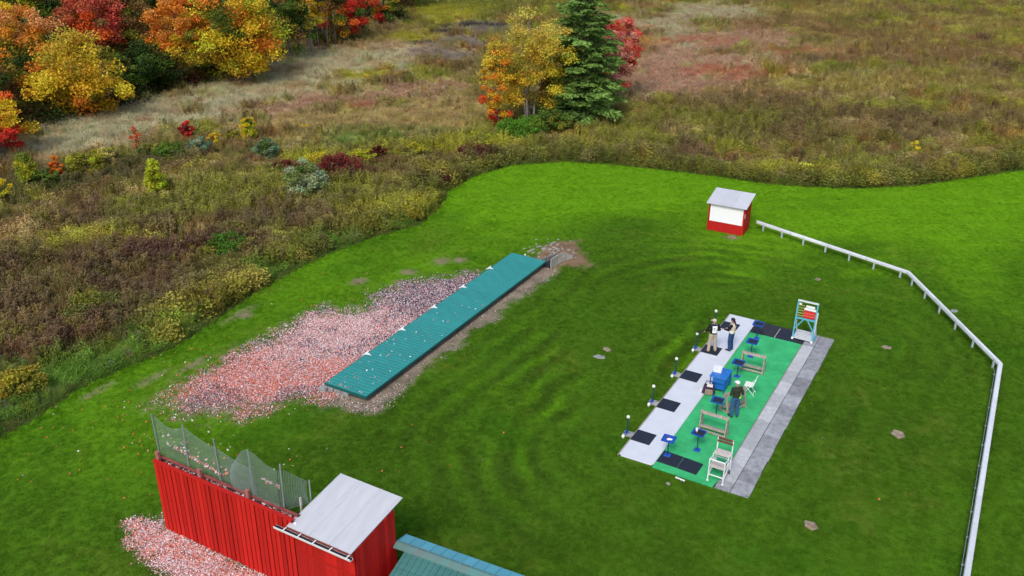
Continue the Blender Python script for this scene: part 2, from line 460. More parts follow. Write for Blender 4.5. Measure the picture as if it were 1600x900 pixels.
def lawn_col(x, y):
    n1 = fbm(x, y, 7, 3); n2 = fbm(x, y, 1.3, 5); n3 = fbm(x, y, 0.35, 8, 3)
    u = (x - X0) * SA + (y - Y0) * CA; v = (x - X0) * CA - (y - Y0) * SA
    dark = np.array([0.058, 0.124, 0.011]); mid = np.array([0.086, 0.200, 0.012]); bright = np.array([0.156, 0.348, 0.012]); dry = np.array([0.200, 0.230, 0.035])
    far = sstep(46, 66, y + 0.22 * (x - 5) + (n1 - 0.5) * 14)
    left = sstep(-10, -17, v + (n1 - .5) * 5) * 0.46 * sstep(-22, -9, u)
    n5 = fbm(x / 3.2, y, 0.8, 15, 3)
    b = np.clip(0.27 + far * 0.75 + left + (n1 - 0.5) * 0.55 + (n2 - 0.5) * 0.22 * (1 - .6 * far) + (n5 - .5) * .25 * far, 0, 1)
    out_f = sdpoly(x, y, FENCE_IN)
    b = np.clip(b + sstep(0, 3, out_f) * 0.15 * sstep(30, 45, y), 0, 1)
    # mower passes around the shooting line, irregular
    dr = dpoly(x, y, PLAT)
    st = np.sin(2 * np.pi * (dr + (fbm(x, y, 5, 41) - 0.5) * 1.6 + (fbm(x, y, 1.1, 44) - .5) * .3) / 1.25)
    st2 = np.sin(2 * np.pi * ((y * 0.96 - x * .1) + (fbm(x, y, 6, 43) - 0.5) * 2.2) / 1.5)
    amp = sstep(14, 2, dr) * sstep(0.36, 0.60, fbm(x, y, 5, 47)) * (0.11 + .36 * sstep(1.5, -1.0, v) * sstep(-9, -4, u))
    b = np.clip(b + st * amp + st2 * 0.07 * far, 0, 1)
    c = np.where(b[..., None] < 0.5, dark + (mid - dark) * (b / 0.5)[..., None], mid + (bright - mid) * ((b - 0.5) / 0.5)[..., None])
    dr_m = (sstep(0.56, 0.74, fbm(x, y, 2.6, 51)) * 0.28 * (1 - .7 * far) * sstep(0.35, 0.65, n3))[..., None]
    c = c * (1 - dr_m) + dry * dr_m
    lush = (sstep(0.6, 0.75, fbm(x, y, 1.7, 57)) * 0.30 * (1 - .8 * far))[..., None]
    c = c * (1 - lush) + np.array([0.040, 0.150, 0.008]) * lush
    return c * (0.93 + 0.14 * n3)[..., None]

FENCE_PTS = [G(1183, 345, .55), G(1420, 424, .55), G(1565, 568, .55), W(-9.0, 12.75, .55)]
FENCE_IN = [(p.x, p.y) for p in FENCE_PTS] + [(-40, 5), (-40, 60), (10, 62)]

# ---- the meadow: colours and plant heights by place
OLIVE = (0.116, 0.122, 0.020); BROWN = (0.135, 0.085, 0.040); DKBR = (0.060, 0.040, 0.024); MAROON = (0.070, 0.026, 0.026)
YGREEN = (0.200, 0.190, 0.022); TAN = (0.380, 0.275, 0.170); PINKTAN = (0.270, 0.170, 0.115); GREENW = (0.070, 0.125, 0.020); RUST = (0.300, 0.120, 0.030); GREYW = (0.165, 0.145, 0.115); SALMON = (0.28, 0.085, 0.045); GRASSG = (0.072, 0.140, 0.020); STRAW = (0.250, 0.190, 0.080)
BLOBS = []   # x, y, rx, ry, colour, strength, height or None
def blob(px, py, rx, ry, col, k=1.0, h=None):
    p = G(px, py); BLOBS.append((p.x, p.y, rx, ry, np.array(col), k, h))
# dry pale grass in a long band below the wood
for a in ((60, 240, 6, 4), (150, 215, 8, 5), (230, 190, 9, 5), (310, 165, 9, 6), (390, 145, 9, 6), (470, 122, 9, 7), (550, 95, 9, 8), (620, 80, 7, 8)):
    blob(*a, TAN, 0.85, 0.32)
for a in ((420, 175, 5, 3), (520, 160, 5, 3), (600, 150, 5, 3), (690, 140, 4, 4)): blob(*a, PINKTAN, 0.7, 0.4)
for a in ((500, 200, 9, 3.5), (600, 190, 8, 4), (690, 175, 6, 5), (440, 225, 7, 3), (330, 300, 7, 3.5), (430, 262, 4, 2)): blob(*a, STRAW, 0.7, 0.4)
for a in ((690, 90, 4, 5), (715, 65, 5, 6), (745, 45, 4, 6)): blob(*a, GREYW, 0.95, 0.2)
for a in ((650, 60, 4, 3), (700, 22, 6, 7), (560, 118, 3, 2)): blob(*a, YGREEN, 0.8, 0.45)
for a in ((700, 8, 10, 10), (770, 12, 8, 10)): blob(*a, OLIVE, 0.9, 0.5)
for a in ((1010, 40, 7, 9), (1120, 20, 9, 8), (1060, 65, 6, 6)): blob(*a, (0.33, 0.27, 0.18), 0.7, 0.3)
for a in ((1000, 65, 4, 5), (970, 50, 4, 5)): blob(*a, RUST, 0.7, 0.4)
for a in ((1080, 95, 9, 7), (1040, 125, 6, 5), (1180, 60, 9, 9), (1010, 110, 5, 5)): blob(*a, PINKTAN, 0.85, 0.4)
for a in ((1020, 140, 7, 5), (1100, 130, 9, 5), (1185, 95, 9, 5), (1000, 150, 5, 4)): blob(*a, PINKTAN, 0.6, 0.42)
for a in ((1150, 118, 6, 4), (1105, 65, 4, 3), (1240, 85, 5, 3), (560, 168, 3, 1.4), (1130, 112, 3, 2)): blob(*a, SALMON, 0.45, 0.5)
for a in ((1300, 20, 10, 6), (1420, 60, 12, 5), (1530, 40, 12, 8), (1330, 140, 9, 3), (1480, 130, 12, 4), (1560, 190, 6, 4)): blob(*a, (0.160, 0.128, 0.038), 0.75, 0.65)
for a in ((1250, 40, 10, 6), (1380, 95, 10, 5), (1500, 85, 12, 5), (1200, 150, 7, 3), (1350, 60, 9, 3)): blob(*a, (0.125, 0.080, 0.036), 0.8, 0.65)
for a in ((1150, 165, 8, 3), (1300, 185, 9, 3), (1450, 195, 9, 3), (1230, 215, 7, 2)): blob(*a, (0.090, 0.066, 0.030), 0.75, 0.9)
for a in ((1080, 190, 7, 3), (1010, 230, 5, 3), (960, 215, 4, 3)): blob(*a, OLIVE, 0.7, 0.9)
# dark weeds on the left
for a in ((150, 425, 5, 3), (250, 395, 5, 2), (60, 520, 4, 3), (120, 540, 4, 2.5), (330, 385, 5, 2), (660, 285, 3, 1.6), (215, 385, 4, 2), (740, 248, 3, 1.4)): blob(*a, MAROON, 0.6, 0.9)
for a in ((200, 350, 6, 3), (90, 470, 5, 3), (420, 360, 6, 3), (30, 430, 5, 4), (250, 480, 4, 3), (330, 430, 4, 2.5), (480, 330, 5, 3), (120, 300, 5, 2)): blob(*a, DKBR, 0.45, 0.9)
for a in ((560, 310, 6, 3), (640, 260, 5, 2.5), (360, 300, 5, 3), (270, 330, 5, 2), (600, 290, 4, 2), (430, 310, 4, 2)): blob(*a, OLIVE, 0.85, 0.9)
for a in ((640, 330, 3, 1.6), (620, 238, 3, 1.4), (700, 235, 4, 1.6), (490, 250, 3, 1.2), (760, 225, 3, 1.5), (1230, 270, 3, 1.2)): blob(*a, YGREEN, 0.9, 1.0)
for a in ((130, 596, 3.2, 1.5), (240, 556, 3.2, 1.5), (40, 645, 3, 1.8), (185, 578, 3, 1.4), (440, 424, 2.4, 1.1), (560, 380, 2.4, 1.0), (310, 515, 2, 1), (640, 352, 2, .9)): blob(*a, GRASSG, 0.95, 0.45)
for a in ((60, 260, 5, 3), (20, 290, 5, 4), (150, 285, 4, 2)): blob(*a, (0.085, 0.075, 0.026), 0.8, 0.5)
for a in ((600, 215, 6, 2.2), (540, 225, 5, 2)): blob(*a, GREENW, 0.6, 0.5)

FIELD_GAIN = 3.2
for a in ((10, 318, 4, 1.4), (60, 303, 4, 1.3), (110, 290, 4, 1.3), (160, 275, 4, 1.2), (210, 258, 4, 1.2), (255, 255, 4, 1.2), (330, 246, 4, 1.2), (375, 240, 3, 1.0)): blob(*a, (0.045, 0.048, 0.018), 0.85, 0.8)  # undergrowth along the shrub row, with the hedgerow's shade put into its colour
for a in ((735, 40, 4, 2.2), (700, 52, 4, 1.6), (660, 70, 3, 1.2)): blob(*a, (0.045, 0.040, 0.040), 0.95, 0.2)
for a in ((470, 262, 4, 1.3), (530, 275, 5, 1.4), (600, 258, 4, 1.1), (690, 262, 4, 1.2), (745, 250, 4, 1.1)): blob(*a, (0.075, 0.026, 0.024), 0.8, 0.9)
def field(x, y):
    n1 = fbm(x, y, 6, 61); n2 = fbm(x + 40, y, 2.4, 65); n3 = fbm(x, y - 30, 3.3, 69); n4 = fbm(x, y, 1.0, 73, 3)
    c = np.array(OLIVE)[None] * np.ones((len(x), 1))
    def mx(m, col):
        nonlocal c
        m = np.clip(m, 0, 1)[:, None]; c = c * (1 - m) + np.array(col) * m
    mx(sstep(0.50, 0.66, n1) * 0.5, BROWN)
    mx(sstep(0.56, 0.70, n2) * 0.4, DKBR)
    mx(sstep(0.58, 0.70, n3) * 0.6, YGREEN)
    mx(sstep(0.55, 0.68, fbm(x - 20, y + 8, 3.0, 151)) * .55, (.155, .072, .034))
    mx(sstep(0.56, 0.68, fbm(x + 70, y - 18, 2.4, 155)) * .55, (.092, .052, .044))
    mx(sstep(0.57, 0.70, fbm(x + 33, y + 51, 3.6, 159)) * .6, (.200, .150, .070))
    h = 0.78 + (n3 - .5) * 0.7 + (fbm(x + 9, y, 1.5, 77, 2) - .5) * .7
    wob = (n2 - 0.5) * 1.9 + (n1 - .5) * 1.0 + (n4 - .5) * .9
    for bx, by, rx, ry, col, k, hh in BLOBS:
        q = np.hypot((x - bx) / rx, (y - by) / ry) + wob
        m = sstep(1.15, 0.45, q) * k
        mx(m, col)
        if hh is not None: h = h * (1 - m) + hh * m
    e = dpoly(x, y, EDGE, False)
    ed = sstep(4.5, 1.0, e + (n2 - .5) * 3)
    right = sstep(6, 10, x)
    leftn = sstep(0, -6, x)
    ecol = np.where((n3 > 0.58)[:, None], np.array((0.120, 0.108, 0.016)), np.array((0.066, 0.078, 0.014)))
    m = (ed * 0.75)[:, None]
    c = c * (1 - m) + ecol * m
    h = h * (1 - ed) + (1.0 + 0.75 * (n3 - .35)) * ed
    for bx, by, rx, ry, col, k, hh in BLOBS:
        if tuple(col) in (GRASSG, YGREEN):
            m = sstep(1.3, 0.4, np.hypot((x - bx) / rx, (y - by) / ry) + (n2 - .5) * 1.2) * .9
            mx(m, col); h = h * (1 - m) + hh * m
    gain = 1.95 + (FIELD_GAIN - 1.95) * sstep(.35, .75, h)
    c = np.minimum(c * (0.66 + 0.68 * n4)[:, None] * gain[:, None], .55)
    return c, h, e

def terrain_h(x, y):
    d = dpoly(x, y, LAWN)
    o = ~inpoly(x, y, LAWN)
    return np.where(o, sstep(2, 14, d) * ((fbm(x, y, 22, 81) - 0.45) * 0.9 + (fbm(x, y, 5, 85) - .5) * 0.25), 0)

# lawn sheet
gs = 0.25
xs = np.arange(-36, 60, gs); ys = np.arange(8, 76, gs)
gx, gy = np.meshgrid(xs, ys)
ins = inpoly(gx + gs / 2, gy + gs / 2, LAWN)[:-1, :-1]
fx, fy = gx.ravel(), gy.ravel()
FENCE_OK = True
lc = lawn_col(fx, fy) * .88
fan, strip, fan2, spots = masks(fx, fy)
n_d = fbm(fx, fy, 0.5, 91)[:, None]
soil_d = np.array([0.27, 0.175, 0.150]) * (0.6 + 0.8 * n_d)
grav = np.array([0.25, 0.205, 0.150]) * (0.4 + 1.1 * n_d)
rusty = np.array([0.23, 0.150, 0.095]) * (0.5 + 1.0 * n_d)
u_ = (fx - X0) * SA + (fy - Y0) * CA
far_end = sstep(11.5, 14.5, u_)[:, None]
grav = grav * (1 - far_end) + rusty * far_end
for mk, cc in ((spots, soil_d), (fan, soil_d), (strip, grav), (fan2, soil_d)):
    lc = lc * (1 - mk[:, None]) + cc * mk[:, None]
hz = (fbm(fx, fy, 1.2, 95, 3) - 0.5) * 0.03
verts = np.stack([fx, fy, hz], 1)
idx = np.arange(len(fx)).reshape(gx.shape)
q = np.stack([idx[:-1, :-1], idx[:-1, 1:], idx[1:, 1:], idx[1:, :-1]], -1)[ins]
me = mesh_np('lawn', verts, q, lc, smooth=True)
lawn = link_mesh('lawn', me, MAT['lawn']); tag(lawn, kind='structure')

# meadow ground: one sheet out to the horizon, finer in view
def axis(a, b, s, far):
    core = np.arange(a, b + s, s)
    return np.concatenate([[-far, -far / 2, a - 40], core, [b + 40, far / 2, far]])
xs = axis(-120, 120, 1.5, 1500); ys = axis(-20, 190, 1.5, 1500)
gx, gy = np.meshgrid(xs, ys); fx, fy = gx.ravel(), gy.ravel()
fc, fh, fe = field(fx, fy)
fc = fc * 0.8 + np.array([0.10, 0.075, 0.045]) * 0.2
e1 = sstep(2.5, .8, fe)[:, None]; fc = fc * (1 - e1) + np.array([.06, .085, .018]) * e1
fz = terrain_h(fx, fy) - 0.06
idx = np.arange(len(fx)).reshape(gx.shape)
q = np.stack([idx[:-1, :-1], idx[:-1, 1:], idx[1:, 1:], idx[1:, :-1]], -1).reshape(-1, 4)
me = mesh_np('ground', np.stack([fx, fy, fz], 1), q, fc, smooth=True)
tag(link_mesh('ground', me, MAT['soil']), kind='structure')

# ------------------------------------------------------------------ scatter with geometry nodes
def strips(blades):
    """blades: list of (polyline pts, widths, facing, tip values) -> mesh with a tip attribute"""
    v = []; f = []; t = []
    for pts, wd, face, tips in blades:
        o = len(v)
        for p, w_, tp in zip(pts, wd, tips):
            v.append(Vector(p) - face * (w_ / 2)); v.append(Vector(p) + face * (w_ / 2)); t += [tp, tp]
        for i in range(len(pts) - 1):
            f.append((o + 2 * i, o + 2 * i + 1, o + 2 * i + 3, o + 2 * i + 2))
    return v, f, t

def proto(name, blades, m):
    v, f, t = strips(blades)
    me = bpy.data.meshes.new(name); me.from_pydata([tuple(p) for p in v], [], f)
    a = me.attributes.new('tip', 'FLOAT', 'POINT'); a.data.foreach_set('value', np.array(t, np.float32))
    me.materials.append(m)
    return bpy.data.objects.new(name, me)

def rdir(rng, z=0.0):
    a = rng.random() * 2 * math.pi
    return Vector((math.cos(a), math.sin(a), z))

def p_grass(rng, n, h, w, spread, lean, tipped=True):
    bl = []
    for _ in range(n):
        b = rdir(rng) * spread * math.sqrt(rng.random()); d = rdir(rng); hh = h * rng.uniform(0.6, 1.1); l = lean * rng.uniform(0.3, 1.2) * hh
        pts = [b, b + d * l * 0.25 + Vector((0, 0, hh * 0.55)), b + d * l * 0.75 + Vector((0, 0, hh * 0.9)), b + d * l * 1.15 + Vector((0, 0, hh * 0.93))]
        bl.append((pts, [w, w * 0.9, w * 0.6, w * 0.15], rdir(rng), [0, .1, .6, 1] if tipped else [0] * 4))
    return bl

def p_stalk(rng, n, h, spread, plume, leafy=7, lw=0.07):
    bl = []
    for _ in range(n):
        b = rdir(rng) * spread * math.sqrt(rng.random()); d = rdir(rng); hh = h * rng.uniform(0.7, 1.1); l = 0.10 * hh
        top = b + d * l + Vector((0, 0, hh))
        bl.append(([b, b + d * l * .4 + Vector((0, 0, hh * .5)), top], [.018, .016, .012], rdir(rng), [0, 0, .2]))
        for k in range(leafy):
            z = 0.15 + 0.75 * (k + rng.random()) / leafy
            e = rdir(rng); s = b + d * l * z + Vector((0, 0, hh * z)); L_ = hh * rng.uniform(.12, .22)
            bl.append(([s, s + e * L_ * .6 + Vector((0, 0, L_ * .35)), s + e * L_ + Vector((0, 0, L_ * .1))], [lw * .5, lw, .01], e.cross(Vector((0, 0, 1))), [0, 0, .1]))
        for k in range(plume):
            e = rdir(rng); s = top + Vector((0, 0, -hh * .12 * rng.random())); L_ = hh * rng.uniform(.07, .14)
            bl.append(([s, s + e * L_ * .5 + Vector((0, 0, L_ * .55)), s + e * L_ + Vector((0, 0, L_ * .5))], [.03, .05, .02], e.cross(Vector((0, 0, 1))), [.7, 1, 1]))
    return bl

def p_leafy(rng, n, r, h, s):
    bl = []
    for _ in range(n):
        a = rdir(rng); rr = r * math.sqrt(rng.random()); z = h * rng.uniform(.15, 1) * (1 - .5 * (rr / r) ** 2)
        b = a * rr + Vector((0, 0, z)); e = (rdir(rng) + Vector((0, 0, rng.uniform(-.2, .7)))).normalized(); L_ = s * rng.uniform(.7, 1.3)
        sd = e.cross(rdir(rng) + Vector((0, 0, 1.2))).normalized()
        bl.append(([b, b + e * L_ * .5, b + e * L_], [s * .2, s * .6, s * .05], sd, [0, 0, .25 if rng.random() < .7 else 1]))
    for _ in range(4):
        d = rdir(rng); bl.append(([Vector((0, 0, 0)), d * r * .4 + Vector((0, 0, h * .5)), d * r * .6 + Vector((0, 0, h * .9))], [.02, .015, .01], rdir(rng), [0, 0, 0]))
    return bl

def scatter(name, pts, tint, scl, kind, protos, tipcol=None, zs=None):
    n = len(pts)
    pc = bpy.data.collections.new(name + '_kinds')       # not linked to the scene: only drawn as instances
    for i, o in enumerate(protos):
        o.name = f'{name}_kind_{i}'; pc.objects.link(o)
    me = bpy.data.meshes.new(name)
    me.vertices.add(n); me.vertices.foreach_set('co', np.ascontiguousarray(pts, np.float32).ravel())
    def put(nm, typ, arr, key='value'):
        a = me.attributes.new(nm, typ, 'POINT'); a.data.foreach_set(key, arr)
    rgba = np.ones((n, 4), np.float32); rgba[:, :3] = tint
    put('tint', 'FLOAT_COLOR', rgba.ravel(), 'color')
    if tipcol is not None:
        r2 = np.ones((n, 4), np.float32); r2[:, :3] = tipcol
        put('tipcol', 'FLOAT_COLOR', r2.ravel(), 'color')
    put('kindid', 'INT', kind.astype(np.int32))
    sv = np.stack([scl, scl, scl * (zs if zs is not None else 1)], 1).astype(np.float32)
    put('scl', 'FLOAT_VECTOR', sv.ravel(), 'vector')
    rv = np.stack([RNG.normal(0, .08, n), RNG.normal(0, .08, n), RNG.random(n) * 6.283], 1).astype(np.float32)
    put('rotv', 'FLOAT_VECTOR', rv.ravel(), 'vector')
    o = bpy.data.objects.new(name, me); COL.objects.link(o)
    ng = bpy.data.node_groups.new(name, 'GeometryNodeTree')
    ng.interface.new_socket('Geometry', in_out='INPUT', socket_type='NodeSocketGeometry')
    ng.interface.new_socket('Geometry', in_out='OUTPUT', socket_type='NodeSocketGeometry')
    N, L = ng.nodes, ng.links
    gi = N.new('NodeGroupInput'); go = N.new('NodeGroupOutput')
    mp = N.new('GeometryNodeMeshToPoints')
    ip = N.new('GeometryNodeInstanceOnPoints')
    ci = N.new('GeometryNodeCollectionInfo'); ci.inputs['Collection'].default_value = pc; ci.inputs['Separate Children'].default_value = True; ci.inputs['Reset Children'].default_value = True
    def na(nm, typ):
        a = N.new('GeometryNodeInputNamedAttribute'); a.data_type = typ; a.inputs['Name'].default_value = nm; return a.outputs['Attribute']
    L.new(gi.outputs[0], mp.inputs['Mesh']); L.new(mp.outputs['Points'], ip.inputs['Points'])
    L.new(ci.outputs[0], ip.inputs['Instance']); ip.inputs['Pick Instance'].default_value = True
    L.new(na('kindid', 'INT'), ip.inputs['Instance Index'])
    er = N.new('FunctionNodeEulerToRotation'); L.new(na('rotv', 'FLOAT_VECTOR'), er.inputs['Euler'])
    L.new(er.outputs['Rotation'], ip.inputs['Rotation']); L.new(na('scl', 'FLOAT_VECTOR'), ip.inputs['Scale'])
    L.new(ip.outputs['Instances'], go.inputs[0])
    md = o.modifiers.new('scatter', 'NODES'); md.node_group = ng
    return o

def in_view(x, y, z=0.0, m=0.10):
    dx, dy, dz = x, y, z - CAM_H
    fwd = dy * _fw.y + dz * _fw.z
    sx = (dx * _rt.x + dy * _rt.y + dz * _rt.z) / fwd * F_PX / 800
    sy = (dx * _up.x + dy * _up.y + dz * _up.z) / fwd * F_PX / 450
    return (fwd > 1) & (np.abs(sx) < 1 + m) & (np.abs(sy) < 1 + m * 1.6)

def sample(n, x0, x1, y0, y1):
    return RNG.uniform(x0, x1, n), RNG.uniform(y0, y1, n)

pr = random.Random(3)
# mown grass
gp = [proto('g', p_grass(pr, 24, 0.030, 0.012, 0.11, 1.7, False), MAT['grass']) for _ in range(4)]
x, y = sample(420000, -34, 46, 14, 74)
k = in_view(x, y, 0, .08) & inpoly(x, y, LAWN) & (sdpoly(x, y, PLAT) > 0.02) & (sdpoly(x, y, BUNK) > 0.05)
x, y = x[k], y[k]
dist = np.hypot(x, y)
fan, strip, fan2, spots = masks(x, y)
bare = np.maximum.reduce([fan, strip, fan2, spots])
k = (RNG.random(len(x)) > bare * 1.15) & (RNG.random(len(x)) < np.clip(1.25 - dist / 90, .35, 1))
x, y = x[k], y[k]
GRASS_XY = (x, y)
tint = lawn_col(x, y) * RNG.uniform(.92, 1.24, len(x))[:, None]
tall = 1 + 1.5 * sstep(0.9, 0.0, dpoly(x, y, EDGE, False)) + .6 * (RNG.random(len(x)) > .985)
HUTP = PUV((23.3, -5.45), (23.3, -3.1), (25.0, -3.1), (25.0, -5.45)); WALLP = PUV((-14.0, -12.7), (-11.2, -12.7), (-11.2, -3.8), (-14.0, -3.8))
tall = tall + 1.6 * sstep(.22, .0, np.abs(sdpoly(x, y, PLAT))) * (RNG.random(len(x)) < .6) + 1.8 * sstep(.4, .0, np.abs(sdpoly(x, y, HUTP))) + 2.0 * sstep(.35, .05, dpoly(x, y, [(p.x, p.y) for p in FENCE_PTS], False)) * (RNG.random(len(x)) < .7) + 2 * sstep(.4, 0, np.abs(sdpoly(x, y, WALLP)))
o = scatter('lawn_grass', np.stack([x, y, np.full(len(x), -0.005)], 1), tint, RNG.uniform(.75, 1.35, len(x)), RNG.integers(0, 4, len(x)), gp, zs=tall)
tag(o, 'short mown green grass blades covering the lawn', 'grass', kind='stuff')

# meadow plants
mp_ = [proto('a', p_stalk(pr, 7, 1.0, .22, 6), MAT['plant']) for _ in range(3)]           # 0-2 goldenrod-like stalks
mp_ += [proto('b', p_grass(pr, 26, .8, .024, .2, .8), MAT['plant']) for _ in range(2)]     # 3-4 grass tufts
mp_ += [proto('c', p_leafy(pr, 130, .40, .66, .085), MAT['plant']) for _ in range(2)]        # 5-6 leafy weeds
mp_ += [proto('d', p_grass(pr, 24, .42, .022, .34, 1.3), MAT['plant']) for _ in range(2)]  # 7-8 lying dry grass
x1, y1 = sample(420000, -100, 110, 28, 172)
k = in_view(x1, y1, 0, .12) & ~inpoly(x1, y1, LAWN)
x1, y1 = x1[k], y1[k]
dd = np.hypot(x1, y1)
k = RNG.random(len(x1)) < np.clip(1.40 - dd / 95, .40, .85)
x1, y1 = x1[k], y1[k]
c, h, e = field(x1, y1)
n = len(x1)
big = np.array([[0, 0, 0]])
kd = np.zeros(n, int); r_ = RNG.random(n)
cl = fbm(x1, y1, 2.2, 99)
low = h < 0.5
kd[:] = np.where(low, np.where(r_ < .75, 7 + (r_ * 1000).astype(int) % 2, 3 + (r_ * 1000).astype(int) % 2),
                 np.where(cl < .43, 5 + (r_ * 1000).astype(int) % 2, np.where(r_ < .62, (r_ * 1000).astype(int) % 3, 3 + (r_ * 1000).astype(int) % 2)))
near_e = e < 0.55
edz = (e > .5) & (e < 3.2) & (r_ < .38)
kd = np.where(edz, 5 + (r_ * 1000).astype(int) % 2, kd)
kd = np.where(near_e & (r_ < .6), 7 + (r_ * 1000).astype(int) % 2, kd)
fv = (1 - .6 * sstep(60, 105, y1))
tint = c * (1 + (RNG.uniform(.55, 1.5, n) - 1) * fv)[:, None]
j = RNG.random(n); j = np.where(RNG.random(n) > fv, .5, j)
tint = np.where((j < .05)[:, None], tint * .5 + np.array(TAN) * .5, tint)
redp = (fbm(x1, y1, 2.0, 141) > .58) & (j > .05) & (j < .22) & low
tint = np.where(redp[:, None], tint * .4 + np.array([.42, .10, .05]) * .6, tint)
tint = np.where((low & (j > .955))[:, None], np.array([.55, .50, .42]), tint)
tint = np.where(((j > .80) & (j < .93) & ~low)[:, None], tint * .5 + np.array([.30, .30, .035]) * .5, tint)
tint = np.where(((j > .74) & (j < .80) & ~low)[:, None], tint * .5 + np.array([.17, .07, .05]) * .5, tint)
tint = np.where((j > .93)[:, None], tint * .45 + np.array(DKBR) * .55, tint)
tint = np.where(near_e[:, None] & (j < .75)[:, None], tint * .3 + np.array([.110, .215, .030]) * .7, tint)
tipc = tint * .55 + np.array([.29, .235, .13]) * .45 * RNG.uniform(.5, 1.2, n)[:, None]
lowm = low[:, None]
tipc = np.where(lowm, tint * 1.1, tipc)
sc = np.where(kd >= 7, .8 + .5 * RNG.random(n), np.where(kd >= 5, np.clip(h, .5, 1.2) * RNG.uniform(.8, 1.6, n), np.clip(h, .4, 1.3) * RNG.uniform(.7, 1.25, n)))
sc = np.where(edz, sc * 1.15, sc)
sc = np.where(near_e, np.minimum(sc, .35 + .9 * e), sc)
o = scatter('meadow_plants', np.stack([x1, y1, terrain_h(x1, y1) - .06], 1), tint, sc, kd, mp_, tipcol=tipc)
tag(o, 'tangled autumn goldenrod, weeds and dry grass filling the meadow', 'weeds', kind='stuff')
print('grass', len(x), 'plants', n)

# ================================================================== clay target fragments (nobody could count them)
def shards(name, pts, cols, size, label, z0=0.0):
    n = len(pts)
    v, q, c = leaf_quads(pts, size, cols, up=0.9, aspect=0.75)
    me = mesh_np(name, v, q, c)
    o = link_mesh(name, me, MAT['shard'])
    return tag(o, label, 'clay fragments', kind='stuff')

PALE = np.array([.82, .62, .61]); PINK = np.array([.76, .33, .30]); ORNG = np.array([.80, .18, .075]); DARK = np.array([.05, .035, .07]); WHT = np.array([.86, .84, .86]); GREYP = np.array([.40, .36, .42])
def shard_cols(n, w):
    pal = np.stack([PALE, PINK, ORNG, DARK, WHT, GREYP])
    w = np.clip(w, 0.001, None); w = w / w.sum(1, keepdims=True)
    k = (RNG.random(n)[:, None] > np.cumsum(w, 1)).sum(1).clip(0, 5)
    return pal[k] * RNG.uniform(.75, 1.1, n)[:, None]

u = RNG.uniform(-9, 11, 170000); v = RNG.uniform(-20, -13, 170000)
x, y = X0 + u * SA + v * CA, Y0 + u * CA - v * SA
m = masks(x, y)[0] ** 1.4
dens = m * np.clip(.45 + .8 * sstep(-8, -3, u) - .25 * sstep(6, 11, u), 0, 1)
k = (RNG.random(len(x)) < dens) & (sdpoly(x, y, BUNK) > 0)
x, y, u, v = x[k], y[k], u[k], v[k]; n = len(x)
nz = fbm(x, y, 1.1, 121, 4) + RNG.normal(0, .06, n)
top = sstep(3.0, 7.5, u + (nz - .5) * 2)                       # dark pitch pieces up the bunker side
lowd = sstep(1.0, .4, np.hypot((u + 7.2) / 1.8, (v + 17.4) / 1.3) + (nz - .5)) + sstep(1.0, .4, np.hypot((u + 5.0) / 1.2, (v + 14.8) / .8) + (nz - .5))
org = sstep(.5, -4.5, u - (v + 16) * .35 + (nz - .5) * 5)
dk = np.clip(sstep(1.5, 6.0, u + (nz - .5) * 5) * 1.5 + 1.3 * lowd + .8 * sstep(.62, .74, nz) + .5 * (1 - masks(x, y)[0]), 0, 2.2)
ctr = sstep(1.0, .3, np.hypot((u - .8) / 3.2, (v + 16.6) / 1.5) + (nz - .5) * 1.5)
dk = dk * (1 - .7 * ctr); org = org * (1 - .6 * ctr)
w = np.stack([.62 + .5 * ctr - .20 * org, .36 + .30 * org, .06 + .42 * org, .03 + .8 * dk, .09 + .12 * dk, .05 + .6 * dk], 1)
shards('clay_fragments', np.stack([x, y, RNG.uniform(.008, .035, n)], 1), shard_cols(n, w), .030, 'pink, orange and white clay target fragments spread beside the teal bunker roof')

u = RNG.uniform(-5, 13, 26000); v = RNG.uniform(-13.3, -9.3, 26000)
x, y = X0 + u * SA + v * CA, Y0 + u * CA - v * SA
m = masks(x, y)[1]
k = (RNG.random(len(x)) < m * (.22 + .7 * sstep(-1, -3.6, u))) & (sdpoly(x, y, BUNK) > 0)
x, y, u = x[k], y[k], u[k]; n = len(x); e_ = np.ones(n)
w = np.stack([.16 * e_, .03 + .05 * sstep(4, -4, u), .015 * e_, .2 * e_, .22 + .15 * sstep(2, -3, u), .38 * e_], 1)
shards('gravel', np.stack([x, y, RNG.uniform(.005, .03, n)], 1), shard_cols(n, w) * np.array([.75, .68, .58]), .032, 'grey gravel and pale chips along the near side of the bunker')

u = RNG.uniform(-16.2, -12.5, 60000); v = RNG.uniform(-15, -4.5, 60000)
x, y = X0 + u * SA + v * CA, Y0 + u * CA - v * SA
m = masks(x, y)[2]
k = RNG.random(len(x)) < m * np.where(u < -13.8, .95, .35)
x, y = x[k], y[k]; n = len(x); nz = fbm(x, y, .8, 131)
w = np.stack([.45 * np.ones(n), .30 + .1 * nz, .30 * sstep(.4, .7, nz), .03 * np.ones(n), .14 * np.ones(n), .03 * np.ones(n)], 1)
shards('clay_fragments', np.stack([x, y, RNG.uniform(.008, .04, n)], 1), shard_cols(n, w), .030, 'pink and orange clay fragments heaped along the foot of the red board wall')

